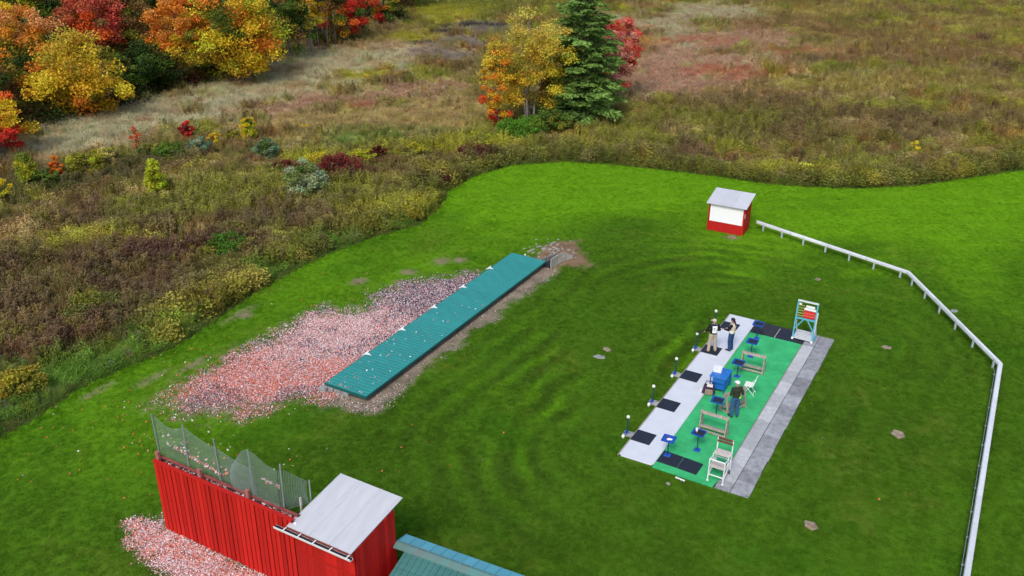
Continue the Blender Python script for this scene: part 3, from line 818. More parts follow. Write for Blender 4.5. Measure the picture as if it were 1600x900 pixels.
# single pieces thrown over the lawn and the bunker roof
cl = []
for cx, cy, sx, sy, k_ in ((215, 640, 90, 35, 95), (110, 700, 110, 50, 45), (300, 690, 90, 30, 60), (480, 700, 150, 40, 30), (560, 470, 90, 30, 50), (800, 640, 260, 120, 12), (1280, 800, 200, 80, 5), (330, 560, 60, 20, 60)):
    for _ in range(k_):
        p = G(random.gauss(cx, sx), random.gauss(cy, sy))
        cl.append((p.x, p.y))
cl = np.array(cl)
k = inpoly(cl[:, 0], cl[:, 1], LAWN) & (sdpoly(cl[:, 0], cl[:, 1], BUNK) > .1) & (sdpoly(cl[:, 0], cl[:, 1], PLAT) > .2)
cl = cl[k]; n = len(cl); e_ = np.ones(n)
shards('clay_fragments', np.column_stack([cl, np.full(n, .05)]), shard_cols(n, np.stack([.12 * e_, .12 * e_, .7 * e_, .02 * e_, .06 * e_, .03 * e_], 1)), .042, 'single orange and white clay pieces dotted over the mown lawn')
n = 110
u = RNG.normal(-.5, 3.2, n).clip(-3.5, 12); v = RNG.uniform(-13.7, -11.6, n)
x, y = X0 + u * SA + v * CA, Y0 + u * CA - v * SA; e_ = np.ones(n)
shards('clay_fragments', np.stack([x, y, np.full(n, .385)], 1), shard_cols(n, np.stack([.3 * e_, .3 * e_, .2 * e_, .0 * e_, .2 * e_, .05 * e_], 1)), .04, 'small pink clay chips lying on top of the teal bunker roof')

# ================================================================== the bunker
bk = empty('trap_bunker', W(0, 0), -ANG, 'long low target bunker under a teal ribbed metal roof', 'bunker')
UA, UB, VA, VB, ZR = -3.65, 13.21, -13.80, -11.53, 0.33
npan = 19
pw = (UB - UA) / npan
def ribbed(length, width, ribs, rib_h=.014, rib_w=.035, th=.012):
    """sheet: x across the slope (length), y along the building (width), ribs run along x"""
    prof = [(0, 0)]
    for i in range(ribs):
        c = (i + .5) * width / ribs
        prof += [(c - rib_w, 0), (c - rib_w * .5, rib_h), (c + rib_w * .5, rib_h), (c + rib_w, 0)]
    prof += [(width, 0)]
    nn = len(prof)
    vs = [(0, y_, z_) for y_, z_ in prof] + [(length, y_, z_) for y_, z_ in prof] + [(0, 0, -th), (0, width, -th), (length, 0, -th), (length, width, -th)]
    fs = [(i, i + 1, nn + i + 1, nn + i) for i in range(nn - 1)]
    a, b, c_, d = 2 * nn, 2 * nn + 1, 2 * nn + 2, 2 * nn + 3
    fs += [(a, c_, d, b), tuple([a, b] + list(range(nn - 1, -1, -1))), tuple([c_, nn] + list(range(nn + 1, 2 * nn)) + [d]), (a, 0, nn, c_), (b, d, 2 * nn - 1, nn - 1)]
    mb = MB(); mb.add(vs, fs); return mb
pm = ribbed(VB - VA, pw - .004, 4).mesh('roof_panel'); pm.materials.append(MAT['teal'])
for i in range(npan):
    link_mesh('roof_panel', pm, None, bk, (VA, UA + i * pw, ZR + .012), (0, random.uniform(-.002, .002), 0))
MB().span(VA + .01, VB - .01, UA - .03, UA, ZR - .10, ZR + .03).build('edge_trim', MAT['teal_edge'], bk)
MB().span(VB, VB + .03, UA - .03, UB, ZR - .085, ZR + .008).build('edge_trim', MAT['teal_edge'], bk)
MB().span(VA - .03, VA, UA - .03, UB, ZR - .06, ZR + .008).build('edge_trim', MAT['teal_edge'], bk)
MB().span(VB - .55, VB - .38, UA + .25, UB - .2, -.3, ZR - .02).build('side_wall', MAT['concrete'], bk)
MB().span(VA + .12, VA + .30, UA + .2, UB - .2, -.3, ZR - .10).build('side_wall', MAT['concrete'], bk)
MB().span(VA + .31, VB - .56, UB - .42, UB - .25, -.3, ZR - .02).build('end_wall', MAT['concrete'], bk)
for (va, vb, uo) in ((-13.72, -13.35, .0), (-13.33, -12.92, .03), (-12.90, -12.50, .02), (-13.95, -13.60, -.22)):
    MB().span(va, vb, UA - .05 + uo, UA + .22 + uo, -.05, ZR - .12).build('concrete_block', MAT['concrete'], bk, bevel=.02)
for i in range(5):
    uc = -.65 + i * 2.82
    tm = MB(); tm.prism([(VA - .08, uc - .28), (VA + .03, uc - .09), (VA + .28, uc - .02), (VA + .03, uc + .10), (VA - .08, uc + .30)], ZR + .040, ZR + .056)
    tm.build('marker_plate', MAT['white'], bk)
MB().ball((-12.9, UB - .05, ZR + .1), (.05, .05, .06)).tube([(-12.9, UB - .05, ZR + .03), (-12.9, UB - .05, ZR + .1)], .02).build('vent_cap', MAT['white'], bk)

sw = empty('stairwell_box', W(13.55, -11.0), -ANG, 'weathered plywood stairwell box at the far end of the bunker', 'stairwell box')
def ply(name, pts, th=.03):
    a = [Vector(p) for p in pts]; nrm = (a[1] - a[0]).cross(a[2] - a[0]).normalized() * th
    n_ = len(a); mb = MB()
    mb.add(a + [p + nrm for p in a], [tuple(range(n_))[::-1], tuple(range(n_, 2 * n_))] + [(i, (i + 1) % n_, n_ + (i + 1) % n_, n_ + i) for i in range(n_)])
    return mb.build(name, MAT['plywood'], sw)
ply('side_panel', [(-.15, -.55, -.1), (-.1, .05, -.1), (-.1, .05, .56), (-.15, -.55, .52)])
ply('side_panel', [(-.1, .07, -.1), (.0, .75, -.1), (.0, .75, .55), (-.1, .07, .56)])
ply('side_panel', [(.0, .78, -.1), (.25, 1.45, -.1), (.25, 1.45, .12), (.0, .78, .54)])
ply('side_panel', [(-.85, -.5, -.1), (-.75, 1.5, -.1), (-.75, 1.5, .12), (-.85, -.5, .42)])
MB().bar((-.13, -.5, .575), (.0, .77, .575), .06, .04).build('top_rail', MAT['plywood'], sw)
MB().bar((.0, .8, .565), (.25, 1.45, .15), .06, .04).build('top_rail', MAT['plywood'], sw)
for p_ in ((-.17, -.5), (-.12, .06), (.02, .76), (.27, 1.43)):
    MB().box((p_[0] + .05, p_[1], .22), (.06, .06, .70)).build('corner_post', MAT['wood'], sw)
MB().prism([(-.8, -.5), (-.2, -.5), (.2, 1.4), (-.7, 1.4)], -.02, .006).build('stair_floor', MAT['rubber_grey'], sw)

rb_v = []; rb_f = []
rr_ = random.Random(5)
for i in range(80):
    uu_, vv_ = rr_.gauss(15.3, .7), rr_.gauss(-12.6, .7)
    s_ = rr_.uniform(.04, .11) * (1.5 if rr_.random() < .12 else 1)
    p = W(uu_, vv_)
    mb_ = MB().box((0, 0, s_ * .15), (s_ * 2, s_ * rr_.uniform(1, 1.6), s_ * .5), (rr_.uniform(-.2, .2), rr_.uniform(-.2, .2), rr_.uniform(0, 3)), taper=rr_.uniform(.6, .9))
    o_ = len(rb_v); rb_v += [(a + p.x, b + p.y, c + .0) for a, b, c in mb_.v]; rb_f += [tuple(k + o_ for k in f) for f in mb_.f]
me = bpy.data.meshes.new('rubble'); me.from_pydata(rb_v, [], rb_f)
tag(link_mesh('rubble', me, MAT['stone_white']), 'loose grey and white stone rubble beyond the end of the bunker', 'rubble', kind='stuff')

# ================================================================== the shooting platform
paving = empty('pavement', W(0, 0), -ANG); tag(paving, kind='structure')
MB().span(-.40, 4.93, -1.58, 12.68, -.05, .018).build('bedding', MAT['rubber_grey'], paving)
uu = -1.66
while uu < 12.6:
    l = min(random.choice((.88, .9, .92)), 12.66 - uu)
    if l > .2:
        MB().span(4.24, 4.93 + random.uniform(-.02, .02), uu + .006, uu + l - .006, .0, .05 + random.uniform(-.006, .006)).build('slab', MAT['slab_dark'], paving, bevel=.008)
    uu += l
uu = -1.05
while uu < 11.25:
    l = min(random.choice((1.16, 1.2, 1.22)), 11.3 - uu)
    if l > .2:
        MB().span(3.68, 4.22, uu + .005, uu + l - .005, .0, .058 + random.uniform(-.005, .005)).build('slab', MAT['slab_pale'], paving, bevel=.008)
    uu += l
for a, b, c_, d in ((3.62, 4.22, -1.68, -1.36), (3.62, 4.22, -1.35, -1.06), (3.68, 4.22, 11.31, 11.95), (3.68, 4.22, 11.96, 12.66)):
    MB().span(a, b, c_, d, 0, .046).build('slab', MAT['slab_dark'], paving, bevel=.008)
MB().span(-.455, -.41, -1.6, 12.7, -.03, .058).build('kerb', MAT['wood'], paving)
MB().span(3.655, 3.675, -1.4, 11.3, 0, .066).build('edging_strip', MAT['wood'], paving)

def sheet(name, poly, z0, z1, m, label, cat, group=None, bev=.006):
    mb = MB(); mb.prism(poly, z0, z1)
    o = mb.build(name, m, None, W(0, 0), (0, 0, -ANG), bevel=bev)
    return tag(o, label, cat, group)
sheet('vinyl_strip', [(-.40, -1.52), (-.28, -1.62), (.98, -1.60), (1.06, -1.48), (1.02, 12.66), (-.40, 12.66)], .02, .066, MAT['mat_white'], 'long pale white vinyl strip along the firing line', 'floor strip')
gc = MB(); gc.prism([(1.07, -1.70), (3.55, -1.72), (3.60, -1.3), (3.645, -1.2), (3.645, 11.25), (3.4, 11.30), (1.04, 11.26)], .02, .058)
tag(gc.build('green_carpet', MAT['carpet'], None, W(0, 0), (0, 0, -ANG)), 'bright green artificial turf carpet behind the firing line', 'carpet')
words = ['nearest the white high chair', 'second from the high chair', 'beside the blue cart', 'under the man with the shotgun', 'at the far end of the white strip']
for i in range(5):
    b = i * 2.827
    sheet('station_mat', [(-.42, b - .42), (.42, b - .42), (.42, b + .42), (-.42, b + .42)], .0665, .082, MAT['rubber'], 'square black rubber station mat ' + words[i], 'mat', 'station mats on the white strip')
sheet('rubber_mat', [(1.08, -1.27), (1.93, -1.29), (1.94, -.46), (1.09, -.42)], .0585, .075, MAT['rubber'], 'black rubber mat under the blue stand with a white cloth', 'mat', 'mats on the carpet ends')
sheet('rubber_mat', [(1.945, -1.29), (2.76, -1.33), (2.78, -.52), (1.955, -.46)], .0585, .075, MAT['rubber'], 'black rubber mat on the carpet in front of the white high chair', 'mat', 'mats on the carpet ends')
sheet('rubber_mat', [(1.20, 11.33), (2.27, 11.33), (2.27, 12.30), (1.20, 12.30)], .0205, .07, MAT['rubber_grey'], 'worn black mat at the far carpet end next to the white strip', 'mat', 'mats on the carpet ends')
sheet('rubber_mat', [(2.31, 11.33), (3.40, 11.33), (3.40, 12.30), (2.31, 12.30)], .0205, .07, MAT['rubber'], 'black mat at the far carpet end beside the scoreboard', 'mat', 'mats on the carpet ends')
MB().span(2.275, 2.305, 11.3, 12.35, .02, .075).build('divider', MAT['wood_pale'], paving)
sheet('white_batten', [(2.1, -1.86), (2.5, -1.90), (2.5, -1.83), (2.1, -1.79)], .015, .05, MAT['white'], 'short white batten on the grass at the carpet edge', 'batten')

# ---- blue stands
def stand(u, v, h, rz, matname, label, tilt=.06, topping=None):
    t = empty('shell_stand', W(u, v, .06), -ANG + rz, label, 'stand', 'blue tray stands by the firing line')
    base = MB(); base.box((0, 0, .012), (.26, .26, .024)).build('base_plate', MAT['blue'], t, bevel=.006)
    MB().tube([(0, 0, .02), (0, 0, h)], .022, 8).build('pole', MAT['navy'], t)
    tr = MB(); tr.box((0, 0, 0), (.50, .42, .02)); tray = tr.build('tray', MAT['blue'], t, (0, 0, h + .012), (tilt, 0, 0), bevel=.004)
    for a, b in (((-.25, 0, .02), (.016, .42, .055)), ((.25, 0, .02), (.016, .42, .055)), ((0, .213, .02), (.5, .016, .055)), ((0, -.213, .02), (.5, .016, .055))):
        MB().box(a, b).build('tray_lip', MAT['blue'], tray)
    if matname == 'dark':
        MB().box((.02, .01, .018), (.40, .33, .014)).build('tray_mat', MAT['rubber'], tray)
    return t
ZS = .06
stand(-.66, 1.31, .76, .05, 'plain', 'blue tray stand with a white cloth, standing on the near black mat')
stand(.28, 2.22, .82, -.05, 'dark', 'blue tray stand with a white cup, beside the high chair')
stand(3.05, 2.07, .78, .08, 'dark', 'blue tray stand between the blue cart and the near gun rack')
stand(6.72, 1.83, .72, -.06, 'dark', 'blue tray stand in front of the far gun rack')
stand(8.84, 1.83, .80, .04, 'dark', 'blue tray stand behind the far gun rack')
stand(10.77, 1.55, .79, .03, 'dark', 'farthest blue tray stand, beside the far black mats')
cloth = MB()
cloth.ball((0, 0, .02), (.10, .07, .035), 10, 6).ball((.07, -.05, .02), (.07, .06, .03), 8, 6)
tag(cloth.build('cloth', MAT['white'], None, W(-.72, 1.33, .86), (0, 0, .4), smooth=True), 'crumpled white cloth lying on the nearest blue tray', 'cloth')
tag(MB().ball((0, 0, .02), (.06, .05, .03), 8, 6).build('pouch', MAT['maroon'], None, W(-.62, 1.23, .86), (0, 0, 0), smooth=True), 'small dark red pouch beside the white cloth on the tray', 'pouch')
cup = empty('cup', W(.26, 2.13, .925), 0, 'white paper cup standing on a blue tray', 'cup')
MB().tube([(0, 0, 0), (0, 0, .16)], [.04, .055], 10).build('cup_body', MAT['white'], cup, smooth=True)
MB().tube([(0, 0, .16), (0, 0, .18)], [.058, .05], 10).build('lid', MAT['foam'], cup)

# ---- microphone posts
mw = ['nearest the near corner of the white strip', 'second from the near corner', 'level with the blue cart', 'just left of the man with the shotgun', 'behind the man with the shotgun']
for i in range(5):
    t = empty('microphone_post', W(i * 2.78, -.73, 0), -ANG, 'dark green microphone post with white foam ball ' + mw[i], 'microphone', 'microphone posts along the white strip')
    MB().box((.1, -.02, .012), (.50, .40, .05), (0, 0, .1)).build('ground_plate', MAT['concrete'], t, bevel=.01)
    MB().box((0, 0, .06), (.10, .16, .10), taper=.7).bar((-.10, -.1, .05), (0, 0, .22), .03).build('foot', MAT['blue'], t)
    MB().tube([(0, 0, .05), (0, 0, .76)], .028, 8).build('pole', MAT['darkgreen'], t)
    MB().box((.03, -.02, .70), (.05, .06, .10)).build('junction_box', MAT['darkgreen'], t)
    MB().ball((0, 0, .83), .075, 12, 8).build('foam_ball', MAT['foam'], t, smooth=True)
    ms = MB(); ms.ball((.0, -.42, .12), (.07, .08, .09), 10, 7).tube([(0, -.42, 0), (0, -.42, .1)], [.03, .05], 8)
    ms.build('ground_sensor', MAT['foam'], t, smooth=True)
    MB().tube([(0, -.05, .06), (.02, -.2, .02), (0, -.38, .03)], .012, 6).build('cable', MAT['black'], t)

# ---- gun racks
def rack(u, v, rz, wd, h, label):
    t = empty('gun_rack', W(u, v, .06), -ANG + rz, label, 'gun rack', 'weathered wooden gun racks')
    for s in (-1, 1):
        x_ = s * wd / 2
        MB().bar((x_, -.30, .03), (x_, .30, .03), .05, .06).build('foot', MAT['wood'], t)
        MB().bar((x_, -.22, .05), (x_, -.04, h), .045, .09).build('leg', MAT['wood'], t)
        MB().bar((x_, .22, .05), (x_, .04, h), .045, .09).build('leg', MAT['wood'], t)
    top = MB()
    nn = 8
    prof = [(-wd / 2 - .05, -.07), (-wd / 2 - .05, .07)]
    for i in range(nn):
        c_ = -wd / 2 + .08 + (wd - .16) * i / (nn - 1)
        prof += [(c_ - .028, .07), (c_ - .02, .025), (c_ + .02, .025), (c_ + .028, .07)]
    prof += [(wd / 2 + .05, .07), (wd / 2 + .05, -.07)]
    n_ = len(prof)
    top.add([(a, -.02, b) for a, b in prof] + [(a, .02, b) for a, b in prof], [tuple(range(n_)), tuple(range(n_, 2 * n_))[::-1]] + [(i, (i + 1) % n_, n_ + (i + 1) % n_, n_ + i) for i in range(n_)])
    top.build('notched_rail', MAT['wood'], t, (0, -.045, h - .03), (R(-20), 0, 0))
    MB().bar((-wd / 2 - .03, .03, h - .06), (wd / 2 + .03, .03, h - .06), .03, .10).build('back_rail', MAT['wood'], t)
    MB().bar((-wd / 2, -.13, .26), (wd / 2, -.13, .26), .04, .10).build('lower_rail', MAT['wood'], t)
    MB().bar((-wd / 2, .10, .16), (wd / 2, .10, .16), .14, .03).build('butt_shelf', MAT['wood'], t)
    MB().bar((-wd / 2, -.20, .10), (wd / 2, -.20, .10), .04, .08).build('lower_rail', MAT['wood'], t)
    return t
rack(1.80, 2.38, .0, 1.10, .92, 'weathered wooden gun rack nearest the white high chair')
rack(7.62, 2.28, .03, 1.02, .90, 'weathered wooden gun rack between two blue stands, farthest of the three')
rack(4.05, 2.50, R(62), 1.05, .90, 'weathered wooden gun rack turned sideways beside the man in a white cap')

# ---- blue cart
ct = empty('blue_cart', W(5.36, 1.46, .06), -ANG, 'bright blue table cart with shelf on the carpet edge', 'cart')
MB().box((0, 0, .76), (.76, .98, .045)).build('table_top', MAT['blue_light'], ct, bevel=.01)
for a, b in ((-.33, -.44), (.33, -.44), (.33, .44), (-.33, .44)):
    l = MB().box((a, b, .37), (.045, .045, .74)).build('leg', MAT['blue'], ct)
    MB().ball((0, 0, 0), (.035, .02, .035), 8, 6).build('caster', MAT['black'], l, (a, b, .035))
MB().box((0, 0, .20), (.64, .86, .03)).build('shelf', MAT['blue_light'], ct)
MB().box((.31, 0, .48), (.015, .84, .50)).build('side_panel', MAT['blue_light'], ct)
MB().box((.05, -.42, .60), (.56, .02, .24)).build('front_panel', MAT['blue_light'], ct)
MB().box((0, .42, .48), (.62, .015, .50)).build('back_panel', MAT['blue_light'], ct)
bx = empty('white_box', W(5.42, 1.28, .843), -ANG + .1, 'white cardboard box on top of the blue cart', 'box')
MB().box((0, 0, .09), (.36, .30, .18)).build('box_body', MAT['white'], bx, bevel=.01)
MB().box((0, 0, .19), (.38, .32, .02)).build('lid', MAT['white'], bx, bevel=.005)
tub = empty('blue_tub', W(5.20, 1.55, .276), -ANG, 'blue plastic tub on the lower shelf of the cart', 'tub')
MB().box((0, 0, .11), (.40, .34, .22), taper=1.1).build('tub_body', MAT['blue_light'], tub, bevel=.01)
MB().box((0, 0, .225), (.47, .40, .02)).build('rim', MAT['blue'], tub)
bag = empty('range_bag', W(4.66, 1.18, .06), -ANG + .2, 'dark purple and tan range bag leaning on the blue cart', 'bag')
bb = MB(); bb.box((0, 0, .22), (.58, .32, .42), taper=.8); bb.build('bag_body', MAT['purple'], bag, bevel=.05)
MB().box((.03, -.185, .17), (.36, .08, .26), taper=.9).build('front_pocket', MAT['tan_cloth'], bag, bevel=.02)
MB().box((.04, -.06, .445), (.26, .20, .03), (.15, 0, 0)).build('flap', MAT['cream_pale'], bag, bevel=.01)
MB().tube([(-.2, 0, .42), (-.12, .0, .62), (.1, 0, .64), (.2, 0, .44)], .02, 6).build('handle', MAT['black'], bag)
tag(MB().tube([(0, 0, 0), (0, 0, .05), (0, 0, .16), (0, 0, .2), (0, 0, .24)], [.035, .04, .04, .018, .02], 10).build('bottle', MAT['white'], None, W(4.55, .86, .067), smooth=True), 'small white bottle standing beside the range bag', 'bottle')

# ---- folding chair
fc = empty('folding_chair', W(5.60, 2.72, .06), -ANG + R(95), 'pale folding chair with its back to the pavement slabs', 'chair')
MB().box((0, 0, .45), (.42, .40, .03)).build('seat', MAT['foam'], fc, bevel=.01)
bkp = MB()
arc = [(.19 * math.cos(a), .19 * math.sin(a) * .75) for a in [math.pi * i / 8 for i in range(9)]]
pr_ = [(-.20, -.06), (.20, -.06)] + [(p[0] * 1.05, p[1]) for p in arc]
bkp.add([(a, 0, b) for a, b in pr_] + [(a, .02, b) for a, b in pr_], [tuple(range(len(pr_))), tuple(range(len(pr_), 2 * len(pr_)))[::-1]] + [(i, (i + 1) % len(pr_), len(pr_) + (i + 1) % len(pr_), len(pr_) + i) for i in range(len(pr_))])
bkp.build('backrest', MAT['foam'], fc, (0, -.27, .76), (R(12), 0, 0))
for s in (-1, 1):
    MB().tube([(s * .21, .26, 0), (s * .21, -.22, .62), (s * .20, -.30, .86)], .014, 6).build('leg', MAT['white_dirty'], fc)
    MB().tube([(s * .19, -.28, 0), (s * .19, .16, .46)], .014, 6).build('leg', MAT['white_dirty'], fc)
MB().tube([(-.19, -.22, .06), (.19, -.22, .06)], .01, 6).build('crossbar', MAT['white_dirty'], fc)

# ---- referee chair
rc = empty('high_chair', W(-.97, 3.55, .058), -ANG, 'white framed high referee chair with brown backrest and footboard', 'chair')
T = .026
def rod(nm, pts, r=T, m='white_dirty'): return MB().tube(pts, r, 8).build(nm, MAT[m], rc)
for s in (-1, 1):
    x_ = s * .30
    l = rod('leg', [(x_, -.44, .02), (x_, -.44, 1.00)])
    rod('leg', [(x_, .40, .10), (x_, .40, 1.54)])
    rod('leg', [(x_, -.02, .60), (x_, -.02, 1.0)], .022)
    rod('side_rail', [(x_, -.44, .62), (x_, .40, .62)], .022)
    rod('side_rail', [(x_, -.02, .98), (x_, .40, .98)], .022)
    rod('side_rail', [(x_, -.44, .22), (x_, .40, .60)], .022)
    rod('armrest', [(x_, -.44, 1.00), (x_, -.02, .90)], .022)
    w_ = MB(); w_.tube([(x_ - .025, .40, .085), (x_ + .025, .40, .085)], .085, 14)
    wo = w_.build('wheel', MAT['black'], rc)
    MB().tube([(x_ - .03, .40, .085), (x_ + .03, .40, .085)], .035, 10).build('hub', MAT['white_dirty'], wo)
    MB().box((x_, -.44, .012), (.09, .07, .024)).build('foot_pad', MAT['white_dirty'], rc)
rod('front_rail', [(-.30, -.44, 1.00), (.30, -.44, 1.00)])
rod('front_rail', [(-.30, -.44, .30), (.30, -.44, .30)], .022)
rod('back_rail', [(-.30, .40, .62), (.30, .40, .62)], .022)
for k_ in range(3):
    MB().box((0, -.36 + k_ * .135, .655), (.60, .125, .025)).build('footboard_plank', MAT['wood_pale'], rc)
for k_ in range(2):
    MB().box((0, .07 + k_ * .20, 1.012), (.60, .19, .03)).build('seat_plank', MAT['wood_pale'], rc)
MB().box((0, .40, 1.49), (.66, .035, .10), (R(8), 0, 0)).build('backrest', MAT['wood_brown'], rc)
MB().box((0, .375, 1.37), (.62, .035, .09), (R(8), 0, 0)).build('backrest', MAT['wood_brown'], rc)

# ---- scoreboard stand
sb = empty('scoreboard_stand', W(11.64, 3.56, .055), -ANG, 'tall sky blue scoreboard stand with white and red number rows', 'scoreboard')
HW = .47
for s in (-1, 1):
    MB().bar((s * HW, 0, .05), (s * HW, .18, 2.05), .06, .08).build('upright', MAT['skyblue'], sb)
    MB().bar((s * HW, 0.0, .05), (s * HW, .85, .05), .07, .09).build('base_runner', MAT['skyblue'], sb)
    MB().bar((s * HW, .80, .08), (s * HW, .13, 1.30), .05, .06).build('back_brace', MAT['silver'], sb)
    MB().bar((s * (HW - .04), .05, .62), (s * .10, .10, 1.12), .04, .05).build('diagonal_brace', MAT['skyblue'], sb)
    MB().box((s * HW, -.04, .08), (.10, .10, .10)).build('foot_block', MAT['white'], sb, bevel=.01)
MB().bar((-HW - .03, .18, 2.07), (HW + .03, .18, 2.07), .07, .07).build('top_rail', MAT['silver'], sb)
MB().bar((-HW, .105, 1.16), (HW, .105, 1.16), .05, .07).build('mid_rail', MAT['skyblue'], sb)
MB().bar((HW + .02, .10, .55), (HW + .05, .155, 1.62), .05, .06).build('side_rail', MAT['white'], sb)
for k_ in range(7):
    MB().box((0, .03 + k_ * .125, .10 + .012 * k_), (.90, .06, .035)).build('base_slat', MAT['silver'], sb)
for k_ in range(5):
    z_ = 1.30 + k_ * .135; y_ = .105 + (z_ - 1.16) * .09
    MB().bar((-HW + .03, y_, z_), (-.14, y_, z_), .02, .035).build('score_rod', MAT['yellow'], sb)
    m_ = MAT['redcard'] if k_ < 3 else MAT['white']
    MB().box((.14, y_ - .02, z_ + .0), (.56 if k_ < 4 else .42, .02, .115)).build('score_card', m_, sb, None)
    if k_ in (0, 1): MB().box((.14, y_ - .034, z_ + .065), (.56, .012, .035)).build('score_strip', MAT['orange'], sb)
MB().box((-.36, .17, 1.90), (.12, .05, .08)).build('name_plate', MAT['white'], sb)

# ---- stones and covers in the grass
def stone(px, py, r, h, m, label, cat='stone', flat=True, seed=0):
    rr = random.Random(seed); n_ = 9 if not flat else 5
    r *= .82
    poly = [(r * rr.uniform(.8, 1.1) * math.cos(2 * math.pi * i / n_), r * rr.uniform(.6, .85) * math.sin(2 * math.pi * i / n_)) for i in range(n_)]
    mb = MB()
    inner = [(a * .8, b * .8) for a, b in poly]
    vs = [(a, b, -.04) for a, b in poly] + [(a, b, h * .3) for a, b in poly] + [(a, b, h * rr.uniform(.45, .65)) for a, b in inner]
    fs = [tuple(range(2 * n_, 3 * n_))]
    for i in range(n_):
        j = (i + 1) % n_
        fs += [(i, j, n_ + j, n_ + i), (n_ + i, n_ + j, 2 * n_ + j, 2 * n_ + i)]
    mb.add(vs, fs)
    p = G(px, py)
    return tag(mb.build('flat_stone' if flat else 'rock', MAT[m], None, p, (0, 0, rr.uniform(0, 3))), label, cat, 'stones and covers in the lawn')
stone(948, 546, .34, .07, 'stone', 'tan flat stone in the lawn left of the shooting line', seed=1)
stone(937, 558, .38, .06, 'concrete', 'grey flat cover in the lawn just below a tan stone', 'cover', seed=2)
stone(1278, 437, .28, .08, 'stone', 'small tan stone in the lawn behind the scoreboard', seed=3)
stone(1385, 543, .36, .07, 'stone', 'tan and grey flat stone near the bend of the fence', seed=4)
stone(1404, 679, .46, .06, 'stone', 'speckled brown grey cover in the lawn inside the fence', 'cover', seed=5)
stone(1267, 822, .40, .07, 'stone', 'brown grey cover in the lawn below the pavement corner', 'cover', seed=6)
stone(1491, 486, .34, .05, 'concrete', 'grey cover just outside the bend of the fence', 'cover', seed=7)
stone(1044, 756, .14, .06, 'stone_white', 'small white stone by the near end of the carpet', flat=False, seed=8)
stone(1143, 371, .42, .04, 'stone', 'tan doorstep stone in front of the small red hut', seed=9)

# ================================================================== rail fence
A, B, C_, D = FENCE_PTS
fe = empty('rail_fence', (A.x, A.y, 0), 0, 'long low grey metal rail fence bending round the lawn', 'fence')
def rail_seg(p, q, n_seg, wtop=.075, face=.24, inward=1):
    p = Vector(p); q = Vector(q); d = (q - p).normalized(); side = Vector((d.y, -d.x, 0)) * inward
    for i in range(n_seg):
        a = p.lerp(q, i / n_seg) + d * .012; b = p.lerp(q, (i + 1) / n_seg) - d * .012
        # folded sheet: top ledge, sloping face towards the shooters, bottom lip
        pr2 = [(-.055, .0), (-.04, .02), (wtop - .02, .02), (wtop, .0), (wtop + .015, -face * .33), (wtop - .025, -face * .5), (wtop + .015, -face * .67), (wtop, -face), (wtop - .02, -face), (wtop - .02, -.02), (-.04, -.02)]
        vs = []
        for e in (a, b):
            for o_, z_ in pr2: vs.append(e + side * o_ + Vector((0, 0, z_)))
        n_ = len(pr2)
        mb = MB(); mb.add([v_ - Vector((A.x, A.y, 0)) for v_ in vs], [tuple(range(n_)), tuple(range(n_, 2 * n_))[::-1]] + [(k, (k + 1) % n_, n_ + (k + 1) % n_, n_ + k) for k in range(n_)])
        mb.build('rail', MAT['rail'], fe)
def posts(p, q, ts, off=.0):
    p = Vector(p); q = Vector(q); d = (q - p).normalized(); side = Vector((d.y, -d.x, 0))
    for t in ts:
        c_ = p.lerp(q, t) + side * off - Vector((A.x, A.y, 0))
        a = math.atan2(d.y, d.x)
        MB().box((c_.x, c_.y, .24), (.09, .07, .52), (0, 0, a)).build('post', MAT['railpost'], fe)
rail_seg(A, B, 4, face=.16, inward=1)
posts(A, B, [.055, .19, .34, .49, .645, .80, .96], .06)
rail_seg(B, C_, 3, face=.17, inward=1)
posts(B, C_, [.07, .23, .40, .575, .755, .95], .06)
rail_seg(C_, D, 6, wtop=.14, face=.16, inward=1)
posts(C_, D, [i / 11 + .02 for i in range(11)], .10)
dd_ = (Vector(D) - Vector(C_)).normalized(); sd_ = Vector((dd_.y, -dd_.x, 0))
o0 = Vector((A.x, A.y, 0))
MB().tube([Vector(C_) - o0 + sd_ * .0 + Vector((-.3, .1, -.22)), Vector(C_) - o0 + sd_ * .21 + dd_ * .5 + Vector((0, 0, -.25)), Vector(D) - o0 + sd_ * .23 + Vector((0, 0, -.25))], .012, 6).build('cable', MAT['steel'], fe)
for i in range(14):
    c_ = Vector(C_).lerp(Vector(D), (i + .5) / 14) - o0 + sd_ * .25 + Vector((0, 0, -.23))
    MB().bar(c_ - sd_ * .08, c_ + sd_ * .0, .05, .04).build('bracket', MAT['steel'], fe)

# ================================================================== small red hut
hp = G(1159.4, 369.4); hu, hv = UV(hp)
hut = empty('red_hut', W(hu, hv), -ANG + R(2), 'small red hut with a white panel and pale sloping roof', 'hut')
HWD, HD, HF, HB = 2.26, 1.62, 1.86, 2.16
MB().span(-HWD, 0, 0, .05, 0, HF).build('front_wall', MAT['red_plain'], hut)
MB().add([(-.05, .05, 0), (-.05, HD, 0), (-.05, HD, HB), (-.05, .05, HF), (0, .05, 0), (0, HD, 0), (0, HD, HB), (0, .05, HF)], [(0, 1, 2, 3), (7, 6, 5, 4), (0, 4, 5, 1), (1, 5, 6, 2), (2, 6, 7, 3), (3, 7, 4, 0)]).build('side_wall', MAT['red_plain'], hut)
MB().add([(-HWD, .05, 0), (-HWD, HD, 0), (-HWD, HD, HB), (-HWD, .05, HF), (-HWD + .05, .05, 0), (-HWD + .05, HD, 0), (-HWD + .05, HD, HB), (-HWD + .05, .05, HF)], [(0, 1, 2, 3), (7, 6, 5, 4), (0, 4, 5, 1), (1, 5, 6, 2), (2, 6, 7, 3), (3, 7, 4, 0)]).build('side_wall', MAT['red_plain'], hut)
